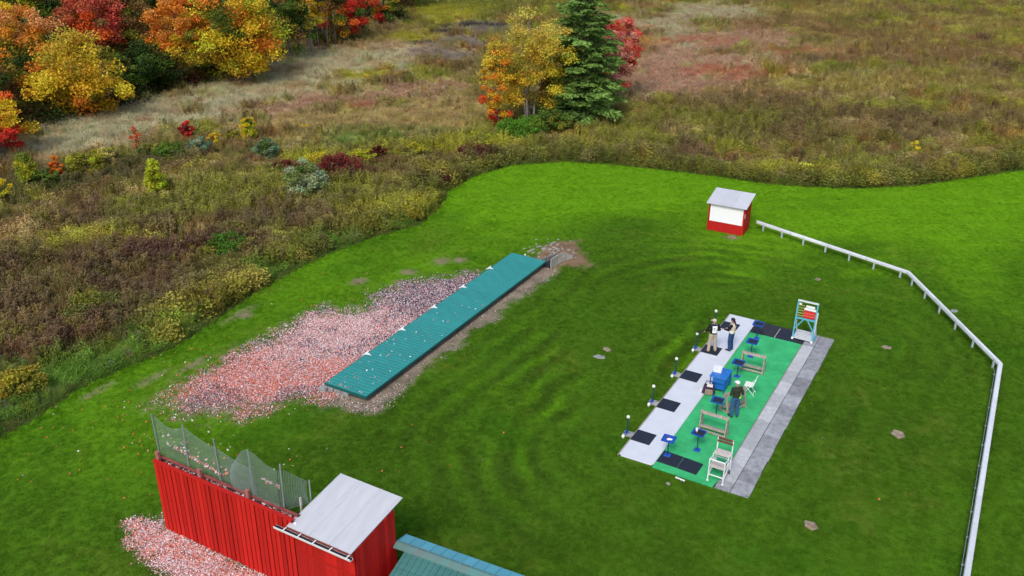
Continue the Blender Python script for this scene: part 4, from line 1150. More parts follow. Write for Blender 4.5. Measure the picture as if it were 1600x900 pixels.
MB().span(-HWD + .05, -.05, HD - .05, HD, 0, HB).build('back_wall', MAT['red_plain'], hut)
MB().span(-HWD + .10, -.08, -.02, -.002, .68, HF - .10).build('white_panel', MAT['white_panel'], hut)
for x_ in (-HWD, -.07):
    MB().span(x_ - .01, x_ + .08, -.028, -.003, .0, HF - .02).build('corner_board', MAT['red'], hut)
MB().span(-HWD + .09, -.08, -.03, -.003, HF - .09, HF - .02).build('top_board', MAT['red'], hut)
dr = MB().span(.002, .03, .28, 1.25, .08, 1.62).build('door', MAT['red'], hut)
for z_ in (.95, .55): MB().span(.03, .045, 1.02, 1.16, z_, z_ + .16).build('latch', MAT['maroon'], dr)
MB().span(.002, .02, .10, .18, 1.15, 1.42).build('notice', MAT['white'], hut)
MB().span(.002, .02, .45, .95, 1.74, 1.80).build('lintel_board', MAT['wood_pale'], hut)
n_p = 3; rw = (HWD + .28) / n_p
sl = math.atan2(HB - HF, HD)
pm = MB()
for i in range(n_p):
    MB().box((rw / 2 - .003, (HD + .42) / 2, 0), (rw - .006, (HD + .42) / math.cos(sl), .025)).build('roof_panel', MAT['grey_metal'], hut, (-HWD - .14 + i * rw, -.20, HF + .0), (sl, 0, 0))

# ================================================================== red board building in the foreground
rb = empty('red_board_wall', W(-13.83, -12.63), -ANG, 'long red board wall with a trough along its top', 'wall'); rb['kind'] = 'thing'
WL = 6.25; nb = 31; bw = WL / nb; HZ = 2.94
bm_ = MB().span(0.015, bw - .016, -.03, 0, .02, HZ).mesh('board', bevel=.004); bm_.materials.append(MAT['red'])
for i in range(nb):
    link_mesh('board', bm_, None, rb, (i * bw, random.uniform(-.014, .006), random.uniform(-.02, .012)))
MB().span(0, WL, .014, .05, 0.0, HZ - .05).build('backing', MAT['rubber'], rb)
MB().span(-.03, WL, -.05, .07, HZ + .004, HZ + .045).build('cap_rail', MAT['red'], rb)
MB().span(0, WL, .33, .38, 0, HZ - .04).build('rear_wall', MAT['maroon'], rb)
MB().span(0, .04, .052, .328, 0, HZ - .1).build('end_wall', MAT['red'], rb)
MB().tube([(-.02, .26, HZ + .05), (WL * .5, .27, HZ + .01), (WL, .26, HZ + .02)], .055, 8).build('top_pipe', MAT['maroon'], rb)
MB().span(.05, WL - .02, .06, .325, HZ - .16, HZ - .10).build('trough_floor', MAT['rubber_grey'], rb)
for x_ in (.05, 2.05, 4.22):
    MB().box((x_ + .02, .14, HZ + .12), (.14, .10, .42)).build('post_stub', MAT['stubwood'], rb)
n = 260
pts = np.stack([RNG.uniform(.1, WL - .1, n), RNG.uniform(.08, .32, n), np.full(n, HZ - .085)], 1)
e_ = np.ones(n)
ca = shard_cols(n, np.stack([.4 * e_, .3 * e_, .2 * e_, .02 * e_, .2 * e_, .02 * e_], 1))
pw_ = np.array([list(W(-13.83 + b, -12.63 + a, z_)) for a, b, z_ in pts])
shards('clay_fragments', pw_, ca, .045, 'clay fragments caught in the trough on top of the red wall')

# poles and nets
nt_ = empty('catch_net', W(-13.50, -12.70, 0), -ANG, 'drooping grey catch net on steel poles above the red wall', 'net')
pv = [0, 1.40, 2.90, 4.39, 5.68]
for i, a in enumerate(pv):
    p_ = MB().tube([(a, 0, HZ - .25), (a + random.uniform(-.03, .03), random.uniform(-.04, .04), HZ + 1.72 + (.12 if i == 3 else 0))], .027, 8).build('pole', MAT['steel'], nt_)
MB().tube([(6.14, .75, HZ - .4), (6.12, .78, HZ + .78)], .025, 8).build('pole', MAT['steel'], nt_)
MB().box((6.08, .35, HZ + .05), (.05, .06, .6)).build('pole', MAT['wood_pale'], nt_)
def net(name, x0, x1, topf, botf, yf, nx, nz_, wd=.007):
    v = []; f = []
    def P(i, j):
        s = i / nx; t = j / nz_; x_ = x0 + (x1 - x0) * s
        z0, z1 = botf(s), topf(s)
        return Vector((x_ + .02 * math.sin(7 * t + 5 * s), yf(s, t), z0 + (z1 - z0) * t))
    def strand(pts, w_, ax):
        o_ = len(v)
        for p in pts: v.append(p - ax * w_); v.append(p + ax * w_)
        for i in range(len(pts) - 1): f.append((o_ + 2 * i, o_ + 2 * i + 1, o_ + 2 * i + 3, o_ + 2 * i + 2))
    for i in range(nx + 1): strand([P(i, j) for j in range(0, nz_ + 1, 3)], wd / 2, Vector((1, 0, 0)))
    for j in range(nz_ + 1): strand([P(i, j) for i in range(0, nx + 1, 3)], wd / 2 if j not in (0, nz_) else wd, Vector((0, 0, 1)))
    me_ = bpy.data.meshes.new(name); me_.from_pydata([tuple(p) for p in v], [], f)
    return link_mesh(name, me_, MAT['net'], nt_)
net('net_panel', -.02, 4.45, lambda s: HZ + 1.66 - .30 * math.sin(math.pi * min(1, s * 3.1)) * (s < .32) - .62 * sstep(.25, 1.0, s) - .12 * math.sin(math.pi * min(1, max(0, (s - .33) * 3))), lambda s: HZ - .22, lambda s, t: .03 + .10 * (1 - t) * math.sin(math.pi * s), 96, 42)
net('net_panel', 3.55, 6.12, lambda s: HZ + (.75 + 1.05 * sstep(-.1, .30, s)) - .28 * sstep(.4, .66, s) - .06 * sstep(.66, .84, s) - .70 * max(0, s - .84) / .16, lambda s: HZ - .10 + .25 * (1 - s) * 0, lambda s, t: -.05 - .10 * math.sin(math.pi * t) + .75 * max(0, s - .8) / .2, 60, 42)

n = 240
xa = np.concatenate([RNG.uniform(.35, 2.9, 150), RNG.uniform(4.6, 5.5, 40), RNG.uniform(.2, 3.2, 50)])
za = np.concatenate([HZ + .62 - .14 * xa[:150] + RNG.normal(0, .025, 150), HZ + .75 - .05 * (xa[150:190] - 4.6) + RNG.normal(0, .02, 40), HZ + 1.0 - .2 * xa[190:] + RNG.normal(0, .12, 50)])
pw_ = np.array([list(W(-13.50 + .10 + .02 * RNG.normal(), -12.70 + a, z_)) for a, z_ in zip(xa, za)])
e_ = np.ones(n)
shards('clay_fragments', pw_, shard_cols(n, np.stack([.5 * e_, .3 * e_, .2 * e_, .0 * e_, .2 * e_, .0 * e_], 1)), .045, 'strings of pink and white clay fragments caught in the net')

rs = empty('red_shed', W(-13.83, -6.38), -ANG, 'red board shed with a flat pale metal roof and white gutter', 'shed')
SW_, SD_, SH = 2.42, 2.0, 2.74
nb2 = 10; b2 = SW_ / nb2
bm2 = MB().span(.003, b2 - .003, -.03, 0, .02, SH).mesh('board', bevel=.003); bm2.materials.append(MAT['red'])
for i in range(nb2): link_mesh('board', bm2, None, rs, (.02 + i * b2, random.uniform(-.006, .004), 0))
MB().span(.02, SW_ + .0, .01, .05, 0, SH + .02).build('front_wall', MAT['red_plain'], rs)
MB().span(0.2, SW_ + .03, -.05, -.032, 1.75, 1.84).build('trim_board', MAT['red'], rs)
nb3 = 11; b3 = SD_ / nb3
for i in range(nb3):
    y_ = .03 + i * b3
    za = SH + .02 + .11 * y_
    MB().span(SW_ + .02, SW_ + .05, y_ + .003, y_ + b3 - .003, .02, za).build('board', MAT['red'], rs, bevel=.003)
MB().add([(SW_ - .03, .05, 0), (SW_ - .03, SD_, 0), (SW_ - .03, SD_, SH + .24), (SW_ - .03, .05, SH + .02), (SW_ + .017, .05, 0), (SW_ + .017, SD_, 0), (SW_ + .017, SD_, SH + .24), (SW_ + .017, .05, SH + .02)], [(0, 1, 2, 3), (7, 6, 5, 4), (0, 4, 5, 1), (1, 5, 6, 2), (2, 6, 7, 3), (3, 7, 4, 0)]).build('side_wall', MAT['red_plain'], rs)
MB().span(.02, SW_ - .04, SD_ - .05, SD_, 0, SH + .2).build('back_wall', MAT['red_plain'], rs)
MB().span(.0, .05, .06, SD_ - .06, 0, SH + .05).build('side_wall', MAT['red_plain'], rs)
sl = math.atan2(.30, 2.85)
for i, (a, b) in enumerate(((-.10, .78), (.78, 1.60), (1.60, 2.46))):
    p_ = MB(); p_.box(((b - a) / 2, 1.36, 0), (b - a - .004, 2.72, .03)).box((.025, 1.36, .022), (.03, 2.72, .016))
    p_.build('roof_panel', MAT['white_metal'], rs, (a, -.18, SH + .068), (sl, 0, 0))
MB().span(-.12, 2.52, -.20, -.17, SH - .06, SH + .04).build('fascia', MAT['maroon'], rs)
g_ = MB()
pr3 = [(-.0, .06), (.0, .0), (-.13, .0), (-.16, .10), (-.135, .10), (-.12, .015), (-.015, .015), (-.015, .06)]
n_ = len(pr3)
g_.add([(-.50, a - .22, b + SH - .07) for a, b in pr3] + [(2.56, a - .22, b + SH - .07) for a, b in pr3], [tuple(range(n_)), tuple(range(n_, 2 * n_))[::-1]] + [(k, (k + 1) % n_, n_ + (k + 1) % n_, n_ + k) for k in range(n_)])
gu = g_.build('gutter', MAT['white'], rs)
MB().span(-.49, 2.55, -.343, -.232, SH - .054, SH - .005).build('gutter_shade', MAT['black'], gu)  # black strip standing in for the shade inside the open gutter
for x_ in (-.1, .5, 1.1, 1.75, 2.42):
    MB().span(x_ - .02, x_ + .02, -.375, -.20, SH + .032, SH + .042).build('gutter_strap', MAT['white'], gu)
MB().ball((.08, .02, SH + .12), (.06, .05, .03), 8, 6).build('roof_cap', MAT['white'], rs)

gr = empty('green_roof_building', W(-11.80, -3.90), -ANG + R(3.5), 'low building with green metal roof and pale blue rear slope', 'building')
L_ = 11.0
MB().span(.05, L_ - .05, -3.9, .40, 0, .60).build('wall', MAT['red_plain'], gr)
npn = 26; pw_ = L_ / npn
ns = math.atan2(.37, 1.40)
pmm = ribbed(4.3, pw_ - .004, 2, .03, .022).mesh('roof_panel'); pmm.materials.append(MAT['green_roof'])
for i in range(npn):
    # sheet x axis runs down the near slope
    link_mesh('roof_panel', pmm, None, gr, (i * pw_ + pw_, 0, 1.60), Matrix.Rotation(-R(90), 3, 'Z').to_euler() if False else (0, ns, -R(90))).rotation_mode = 'XYZ'
for i in range(npn + 2):
    w3 = L_ / (npn + 2)
    q_ = MB(); q_.box((w3 / 2, .31, -.035), (w3 - .012, .64, .02), (R(-14), 0, 0)).box((.01, .31, -.018), (.022, .64, .03), (R(-14), 0, 0))
    q_.build('rear_roof_panel', MAT['blue_roof'], gr, (i * w3, 0, 1.60))
rg = MB()
rg.add([(0, -.20, 1.585), (0, 0, 1.665), (0, .12, 1.635), (0, .12, 1.60), (0, 0, 1.63), (0, -.20, 1.55)] + [(L_, -.20, 1.585), (L_, 0, 1.665), (L_, .12, 1.635), (L_, .12, 1.60), (L_, 0, 1.63), (L_, -.20, 1.55)],
       [(0, 1, 2, 3, 4, 5), (11, 10, 9, 8, 7, 6)] + [(k, (k + 1) % 6, 6 + (k + 1) % 6, 6 + k) for k in range(6)])
rg.build('ridge_cap', MAT['ridge'], gr)
MB().span(0, L_, .56, .58, .6, 1.42).build('rear_wall', MAT['red_plain'], gr)

# ================================================================== trees
def jit(cols, s=.12, rng=RNG):
    return np.clip(cols * (1 + rng.normal(0, s, (len(cols), 1))) * (1 + rng.normal(0, s * .4, cols.shape)), .003, .95)

def broadleaf(name, base, H, cr, cb, pal, label, group, seed, ncl=70, nlf=130, leaf=.15, trunk_r=.16, bark='bark', squash=1.0, cat='tree', stems=1, clr=.26, droop=0.0, cone=0.0, top_pal=None, limbs=16, core=.25):
    """trunk with limbs, crown of many leaf-sized faces in uneven clumps; pal = [(colour, weight), ...]"""
    rng = np.random.default_rng(seed); rr = random.Random(seed)
    root = empty(name, base, 0, label, cat, group)
    ch = (H - cb) / 2; cz = cb + ch
    # clump centres
    C = []
    while len(C) < ncl:
        d = rng.normal(size=3); d /= np.linalg.norm(d)
        rad = rng.random() ** .42
        if rad < core: continue
        lump = .78 + .34 * vnoise(np.array([d[0] * 2.2 + seed]), np.array([d[1] * 2.2 + d[2] * 3]), seed)[0]
        wz = 1 - cone * (d[2] * rad * .5 + .5)
        p = np.array([d[0] * cr * rad * lump * wz, d[1] * cr * rad * lump * wz, d[2] * ch * rad * (lump * .5 + .5)])
        C.append(p)
    C = np.array(C)
    cols = np.array([c for c, _ in pal]); wt = np.array([w for _, w in pal], float); wt /= wt.sum()
    nzv = vnoise(C[:, 0] / cr * 1.6 + seed * 1.7, (C[:, 1] + C[:, 2]) / cr * 1.6 - seed, seed + 3)
    srt = np.argsort(np.argsort(nzv + rng.normal(0, .16, len(C)))) / len(C)
    ci = (srt[:, None] > np.cumsum(wt)[None]).sum(1).clip(0, len(cols) - 1)
    ccol = cols[ci]
    if top_pal is not None:
        m = sstep(.0, .8, C[:, 2] / ch)[:, None] * .8; ccol = ccol * (1 - m) + np.array(top_pal) * m
    ccol = jit(ccol, .12, rng)
    P = []; K = []
    for c, k in zip(C, ccol):
        n_ = int(nlf * 1.75 * rng.uniform(.6, 1.3))
        s = cr * clr * rng.uniform(.7, 1.25)
        d = rng.normal(size=(n_, 3)); d /= np.linalg.norm(d, axis=1)[:, None]
        r_ = rng.random((n_, 1)) ** .5
        q_ = c + d * r_ * np.array([s, s, s * .62])
        q_[:, 2] -= droop * (np.hypot(q_[:, 0], q_[:, 1]) / cr) ** 2
        P.append(q_); K.append(np.repeat(k[None], n_, 0))
    P = np.concatenate(P); K = np.clip(jit(np.concatenate(K), .18, rng) * 1.32, .004, .8)
    P[:, 2] = np.maximum(P[:, 2] + cz, .12)
    v, q_, c_ = leaf_quads(P, leaf * .74, K, up=.35, rng=rng)
    link_mesh('crown', mesh_np('crown', v, q_, c_), MAT['leaf'], root)
    tb = MB()
    fork = cb + ch * .55
    tips = C[np.argsort(-C[:, 2])]
    for s_ in range(stems):
        a = rr.uniform(0, 6.28); off = (0 if stems == 1 else .35) * rr.uniform(.5, 1.3)
        bx_, by_ = off * math.cos(a), off * math.sin(a)
        top = Vector((bx_ * 2.6 + rr.uniform(-.2, .2), by_ * 2.6 + rr.uniform(-.2, .2), H * (.86 if stems > 1 else .8)))
        b_ = Vector((bx_, by_, -.1)); m1 = b_.lerp(top, .35) + Vector((rr.uniform(-.1, .1), rr.uniform(-.1, .1), 0)); m2 = b_.lerp(top, .7) + Vector((rr.uniform(-.15, .15), rr.uniform(-.15, .15), 0))
        tb.tube([b_, b_.lerp(m1, .2), m1, m2, top], [trunk_r * 1.35, trunk_r, trunk_r * .8, trunk_r * .5, trunk_r * .12], 7)
        for i in range(limbs // stems):
            t_ = tips[rr.randrange(len(tips))]
            e = Vector((t_[0], t_[1], t_[2] + cz)); f_ = rr.uniform(.25, .75)
            st = b_.lerp(top, min(.8, max(.12, (e.z - .35 * math.hypot(t_[0], t_[1])) / H)))
            md = st.lerp(e, .5) + Vector((0, 0, .12 * cr * .3))
            tb.tube([st, md, e], [trunk_r * .38, trunk_r * .22, trunk_r * .05], 5, cap=False)
    tb.build('trunk', MAT[bark], root, smooth=True)
    return root

GOLD = (.58, .35, .030); YEL = (.60, .43, .030); ORG = (.62, .20, .028); RED = (.50, .045, .03); PEACH = (.66, .29, .10); DKG = (.035, .062, .016); MIDG = (.075, .125, .022); OLV = (.20, .19, .030); BRN = (.20, .115, .040); YGR = (.34, .34, .030); ORED = (.62, .10, .025); ROSE = (.50, .10, .07); LIME = (.36, .40, .030)
WOOD = 'trees along the edge of the wood'
def T(px, py, *a, **k):
    p = G(px, py); return broadleaf(a[0], (p.x, p.y, -.05), *a[1:], **k)
T(131, 180, 'maple_tree', 7.3, 4.1, .5, [(GOLD, 4), (YEL, 3), (OLV, 1.5), (ORG, 1)], 'broad golden yellow maple standing out from the wood edge', WOOD, 1, ncl=105, nlf=120, top_pal=(.40, .29, .035), leaf=.15, droop=.3)
T(38, 152, 'maple_tree', 8.6, 3.9, 2.4, [(PEACH, 4), (GOLD, 2), (ORG, 1), (OLV, .6)], 'peach orange maple behind the golden maple', WOOD, 2, ncl=80, nlf=120)
T(66, 160, 'oak_tree', 5.6, 3.2, .4, [(DKG, 3), (MIDG, 2), (OLV, 1)], 'dark green oak below the peach orange maple', WOOD, 3, ncl=60, nlf=110)
T(-2, 188, 'oak_tree', 6.2, 3.3, .6, [(BRN, 3), (ORG, 1), (OLV, 1.4), (DKG, 1)], 'brown and orange oak cut by the photo edge', WOOD, 4, ncl=60, nlf=110)
T(4, 246, 'maple_tree', 5.4, 2.5, .3, [(RED, 2.2), (GOLD, 2), (ORED, 1.2), (YEL, 1)], 'small red and yellow maple in front of the wood corner', WOOD, 5, ncl=60, nlf=110, leaf=.13)
T(168, 132, 'maple_tree', 10.4, 3.6, 3.6, [(ROSE, 3), (ORED, 2), ((.46, .13, .06), 2), (BRN, 1)], 'tall rosy red maple behind the golden maple', WOOD, 6, ncl=85, nlf=115)
T(212, 124, 'oak_tree', 8.6, 3.0, 1.6, [(BRN, 3), (OLV, 2), (RUST, 1.4), (MIDG, .6)], 'rusty olive oak between red and orange maples', WOOD, 7, ncl=70, nlf=110)
T(232, 146, 'oak_tree', 5.0, 2.9, .2, [(DKG, 4), (MIDG, 2)], 'low dark green tree right of the golden maple', WOOD, 8, ncl=60, nlf=110)
T(287, 132, 'maple_tree', 9.2, 3.3, 1.5, [(ORG, 5), ((.62, .26, .06), 2), (ORED, 1), (GOLD, 1.2), (OLV, .7)], 'bright orange maple with bare trunk at the wood edge', WOOD, 9, ncl=85, nlf=110, trunk_r=.14)
T(372, 124, 'maple_tree', 10.0, 5.1, .4, [(YGR, 3), (GOLD, 3), (YEL, 2), (ORG, 1.6), (MIDG, 1.2)], 'big rounded yellow green maple with orange tips', WOOD, 10, ncl=150, nlf=120, leaf=.17)
T(452, 94, 'oak_tree', 8.0, 3.2, .8, [(DKG, 2), (OLV, 2), (MIDG, 2), (BRN, 1)], 'grey green oak right of the big rounded maple', WOOD, 11, ncl=65, nlf=105)
T(488, 80, 'birch_tree', 9.0, 1.7, 1.6, [(GOLD, 4), (YEL, 2), (OLV, 1)], 'narrow golden birch near the right end of the wood', WOOD, 12, ncl=55, nlf=80, trunk_r=.09, bark='birch')
T(540, 66, 'maple_tree', 7.0, 3.0, .3, [(RED, 2), (ORED, 1.4), (MIDG, 3), (BRN, 2), (GOLD, 1)], 'scarlet and green maple at the right end of the wood', WOOD, 13, ncl=80, nlf=105)
T(600, 40, 'maple_tree', 6.6, 2.6, .5, [(YGR, 2), (MIDG, 2), (ORG, 1), (RED, 1)], 'mixed green and orange maple, last of the wood', WOOD, 14, ncl=60, nlf=100)
T(505, 62, 'oak_tree', 9.5, 3.0, 1.0, [(DKG, 3), (MIDG, 2), (BRN, 1)], 'dark green oak between the golden birch and scarlet maple', WOOD, 15, ncl=60, nlf=100)
for i, (px, py, H_, r_, pal, lb) in enumerate(((20, 112, 13, 4.2, [(YGR, 3), (MIDG, 2)], 'tall yellow green tree in the back corner of the wood'), (95, 100, 12.5, 4.2, [(DKG, 2), (MIDG, 3)], 'tall green tree behind the peach orange maple'),
        (150, 96, 13, 4.0, [(MIDG, 2), (DKG, 2), (BRN, 1)], 'tall green tree behind the rosy red maple'), (250, 92, 12.5, 4.0, [(OLV, 2), (DKG, 2), (BRN, 1)], 'tall olive tree behind the rusty oak'),
        (322, 86, 12, 3.6, [(DKG, 3), (OLV, 2)], 'dark tree between the orange and the rounded maple'), (430, 66, 11.5, 4.0, [(DKG, 3), (MIDG, 2), (OLV, 1)], 'dark green tree behind the grey green oak'),
        (560, 30, 9.5, 4.0, [(DKG, 3), (MIDG, 1), (BRN, 1)], 'dark tree behind the scarlet maple'), (632, 10, 7.5, 3.2, [(BRN, 2), (DKG, 3)], 'dark brown tree at the far tip of the wood'))):
    T(px, py, 'oak_tree', H_, r_, .6, pal, lb, WOOD, 30 + i, ncl=90, nlf=95, leaf=.19)
p = G(-40, 150); 
for i, (px, py, H_, r_, pal, lb) in enumerate(((-50, 215, 7, 3.5, [(DKG, 3), (OLV, 1)], 'dark tree at the near end of the wood'), (-70, 150, 11, 4.5, [(MIDG, 3), (ORG, 1)], 'green and orange tree beyond the near end of the wood'))):
    T(px, py, 'oak_tree', H_, r_, .4, pal, lb, WOOD, 45 + i, ncl=70, nlf=95, leaf=.19)
# thin bare trunks at the wood edge
for i, px in enumerate((456, 466, 476, 486, 499, 512, 524)):
    p = G(px, 92 - (px - 456) * .33)
    t = empty('sapling', (p.x, p.y, 0), 0, ('thin pale bare sapling stem, ' + ('leftmost of the seven', 'second from the left', 'third from the left', 'middle one of the seven', 'third from the right', 'second from the right', 'rightmost of the seven')[i] + ' at the wood edge'), 'sapling', 'thin saplings at the wood edge')
    rr = random.Random(i); h_ = rr.uniform(2.4, 4.0)
    MB().tube([(0, 0, -.1), (rr.uniform(-.1, .1), 0, h_ * .5), (rr.uniform(-.3, .3), rr.uniform(-.2, .2), h_)], [.06, .045, .015], 6).build('trunk', MAT['birch'], t, smooth=True)
    for k in range(4):
        z_ = h_ * rr.uniform(.45, .9); d = rdir(rr)
        MB().tube([(0, 0, z_), d * .5 + Vector((0, 0, z_ + .35))], [.02, .006], 4).build('twig', MAT['birch'], t)

# undergrowth along the foot of the wood
ug = []; ugc = []
for a, b in (((-30, 240), (90, 200)), ((90, 200), (240, 158)), ((240, 158), (430, 105)), ((430, 100), (640, 30))):
    for i in range(26):
        t_ = random.random(); p = G(a[0] + (b[0] - a[0]) * t_, a[1] + (b[1] - a[1]) * t_ - random.uniform(4, 26))
        n_ = 130; s = random.uniform(.6, 1.3)
        d = RNG.normal(size=(n_, 3)) * np.array([s * .6, s * .6, s * .4]) + np.array([p.x, p.y, s * .55]); d[:, 2] = np.maximum(d[:, 2], .05)
        c_ = np.array(random.choice((DKG, DKG, MIDG, (.06, .04, .02), (.10, .035, .02))))
        ug.append(d); ugc.append(jit(np.repeat(c_[None], n_, 0), .25))
v, q_, c_ = leaf_quads(np.concatenate(ug), .14, np.concatenate(ugc), up=.4)
tag(link_mesh('undergrowth', mesh_np('undergrowth', v, q_, c_), MAT['leaf']), 'dark leafy undergrowth along the foot of the wood', 'undergrowth', kind='stuff')

# ---- the clump in the meadow
CL = 'trees of the clump standing alone in the meadow'
T(828, 196, 'birch_tree', 9.9, 3.9, 1.2, [(GOLD, 2), ((.52, .40, .035), 4), (OLV, 1.6), ((.50, .28, .04), 1)], 'airy yellow birch with several pale stems beside the spruce', CL, 61, ncl=170, nlf=100, leaf=.105, trunk_r=.10, bark='birch', stems=5, limbs=30, clr=.22, top_pal=(.44, .37, .08), core=.15)
T(779, 203, 'maple_tree', 7.2, 1.6, .2, [(ORG, 2), (GOLD, 4), (ORED, 1)], 'slim orange red maple on the left side of the yellow birch', CL, 62, ncl=50, nlf=70, leaf=.12, trunk_r=.07)
T(775, 200, 'maple_sapling', 1.7, .85, .1, [(ORED, 3), (RED, 1)], 'low orange red sapling at the foot of the birch', CL, 63, ncl=22, nlf=70, leaf=.10, trunk_r=.04)
T(960, 160, 'maple_tree', 8.4, 2.2, .8, [((.62, .10, .06), 2), ((.64, .17, .12), 2), ((.68, .28, .22), 3)], 'coral red maple half hidden behind the spruce', CL, 64, ncl=110, nlf=85, leaf=.14, trunk_r=.1)
T(868, 178, 'maple_sapling', 4.2, 1.7, .4, [(BRN, 2), ((.42, .19, .05), 2)], 'rust brown sapling between birch and spruce', CL, 65, ncl=36, nlf=70, leaf=.12, trunk_r=.05)

def conifer(name, base, H, Rm, label, group, seed):
    rng = np.random.default_rng(seed); rr = random.Random(seed)
    root = empty(name, base, 0, label, 'tree', group)
    P = []; Tn = []; S = []; K = []
    tb = MB(); tb.tube([(0, 0, -.1), (0, 0, H * .5), (.05, 0, H * .97)], [.24, .15, .02], 8)
    z = .55; tier = 0
    while z < H * .985:
        f = (z - .4) / (H - .4); rad = Rm * (1 - f) ** .66 * (.82 + .3 * rr.random()) + .12
        nb_ = max(5, int(15 * (1 - f) + 5)); z0 = z
        for b in range(nb_):
            a = 2 * math.pi * (b + rr.random() * .7) / nb_ + tier * .6
            if rr.random() < .16: continue
            L_ = rad * rr.uniform(.45, 1.2); zb = z; z = zb + rr.uniform(-.3, .3)
            d = np.array([math.cos(a), math.sin(a), 0]); sd = np.array([-d[1], d[0], 0])
            nseg = max(4, int(L_ / .16))
            lift = rr.uniform(-.05, .50) + .5 * f
            tn = np.arange(nseg) / nseg
            if L_ > .8: tb.tube([(0, 0, z), tuple(d * L_ * .5 + np.array([0, 0, z + L_ * (lift * .5 - .12)])), tuple(d * L_ * .95 + np.array([0, 0, z + L_ * (lift - .30)]))], [.035, .022, .006], 4, cap=False)
            col = np.array([.150, .260, .062]) * rr.uniform(.6, 1.4)
            for t in np.concatenate([tn, tn * .5 + .5]):
                if t < .12: continue
                c = d * L_ * t + np.array([0, 0, z + L_ * (lift * t - .30 * t * t)])
                wd_ = L_ * .34 * (1 - t * .75) * (.5 + t) + .08
                for s in (-1, 1):
                    for k in range(2):
                        q = rr.random()
                        pos = c + sd * s * wd_ * q + np.array([0, 0, rr.uniform(-.10, .03) - .12 * wd_ * q])
                        dr = d * (.8 + .3 * rr.random()) + sd * s * (.5 + .6 * rr.random()) + np.array([0, 0, rr.uniform(-.45, .25)])
                        P.append(pos); Tn.append(dr / np.linalg.norm(dr)); S.append(.15 + .14 * rr.random()); K.append(col * rr.uniform(.75, 1.3) + np.array([.02, .03, 0]) * (t > .75))
            z = z0
        z = z0 + .30 + .16 * (1 - f); tier += 1
    P = np.array(P); Tn = np.array(Tn); S = np.array(S)[:, None]; K = np.array(K)
    b = np.cross(Tn, rng.normal(size=P.shape) * .45 + np.array([0, 0, 1.])); b /= np.linalg.norm(b, axis=1)[:, None]
    v = np.stack([P - Tn * S * .6, P + b * S * .34, P + Tn * S * 1.2, P - b * S * .34], 1).reshape(-1, 3)
    q_ = np.arange(len(P) * 4).reshape(-1, 4)
    link_mesh('crown', mesh_np('crown', v, q_, np.repeat(np.clip(K, .004, 1), 4, 0)), MAT['needle'], root)
    tb.build('trunk', MAT['bark'], root)
    return root
p = G(908, 190); conifer('spruce_tree', (p.x, p.y, 0), 13.2, 4.2, 'green spruce towering over the meadow clump', CL, 71)

# ---- shrubs
SH_ = 'shrubs in the meadow'
def shrub(px, py, r, h, pal, label, seed, n=26, lf=80, leaf=.09, cone=0.0, **k):
    p = G(px, py)
    return broadleaf('shrub', (p.x, p.y, -.05), h, r, .05, pal, label, SH_, seed, ncl=int(n * 1.7), nlf=int(lf * .65), leaf=leaf, trunk_r=.035, cat='shrub', cone=cone, limbs=8, clr=.25, **k)
WIL = (.29, .34, .19); WILB = (.14, .215, .11)
shrub(247, 309, 1.1, 2.9, [(LIME, 3), (YGR, 2)], 'yellow green cone shaped shrub alone on the left meadow', 101, 40, 90, cone=.75)
shrub(483, 306, 1.6, 2.6, [(WIL, 3), ((.17, .22, .07), 3), (MIDG, 1)], 'large grey green willow bush beside a maroon shrub', 102, 50, 100, .10)
shrub(418, 249, 1.05, 1.6, [(WILB, 3), (MIDG, 1)], 'round blue green bush', 103, 40, 90)
shrub(312, 243, 1.1, 1.4, [((.13, .22, .13), 3), (WIL, 1)], 'spreading blue green bush left of the yellow shrub', 104, 34, 90)
shrub(390, 223, .85, 2.3, [(LIME, 2), (YEL, 3), (MIDG, .6)], 'upright yellow and lime shrub above the round bush', 105, 36, 80, cone=.4)
shrub(366, 223, .65, 1.3, [(YGR, 2), (OLV, 2)], 'small olive yellow shrub', 106, 20, 70)
shrub(339, 229, .62, 1.2, [(GOLD, 3), (YEL, 2)], 'small golden yellow shrub', 107, 20, 70)
shrub(292, 222, .7, 1.9, [(RED, 2), ((.22, .03, .03), 3)], 'dark red upright shrub', 108, 26, 70, cone=.3)
shrub(215, 237, .5, 2.1, [(ORED, 1), ((.62, .22, .12), 3)], 'thin salmon orange sapling bush', 109, 18, 60, cone=.3)
shrub(93, 284, .6, 2.0, [(ORG, 3), (ORED, 2)], 'orange shrub between two yellow green bushes', 110, 22, 70, cone=.4)
shrub(47, 293, 1.25, 2.7, [(YGR, 2), ((.16, .2, .03), 3)], 'yellow green shrub near the left photo edge', 111, 40, 80, cone=.7)
shrub(72, 292, 1.0, 1.4, [(MIDG, 2), ((.12, .17, .03), 2)], 'mid green bush right of the yellow green shrub', 112, 26, 80)
shrub(136, 272, 1.5, 1.6, [(YGR, 2), (OLV, 3)], 'wide olive yellow bush in the shrub row', 113, 40, 80)
shrub(163, 262, .95, 1.6, [((.5, .42, .12), 2), (YGR, 2)], 'pale speckled yellow bush in the shrub row', 114, 24, 60)
shrub(268, 252, 1.3, 1.4, [(MIDG, 3), ((.12, .19, .03), 2)], 'bright green bush below the dark red shrub', 115, 34, 80)
shrub(240, 246, 1.0, 1.1, [(OLV, 2), (MIDG, 2)], 'low olive green bush in the middle of the shrub row', 116, 24, 70)
shrub(0, 312, .8, 1.6, [(YEL, 2), (YGR, 2)], 'yellow bush cut by the left photo edge', 117, 24, 70)
shrub(532, 272, 1.7, 1.3, [((.13, .028, .026), 3), ((.20, .04, .035), 2)], 'maroon shrub right of the large willow bush', 118, 44, 90)
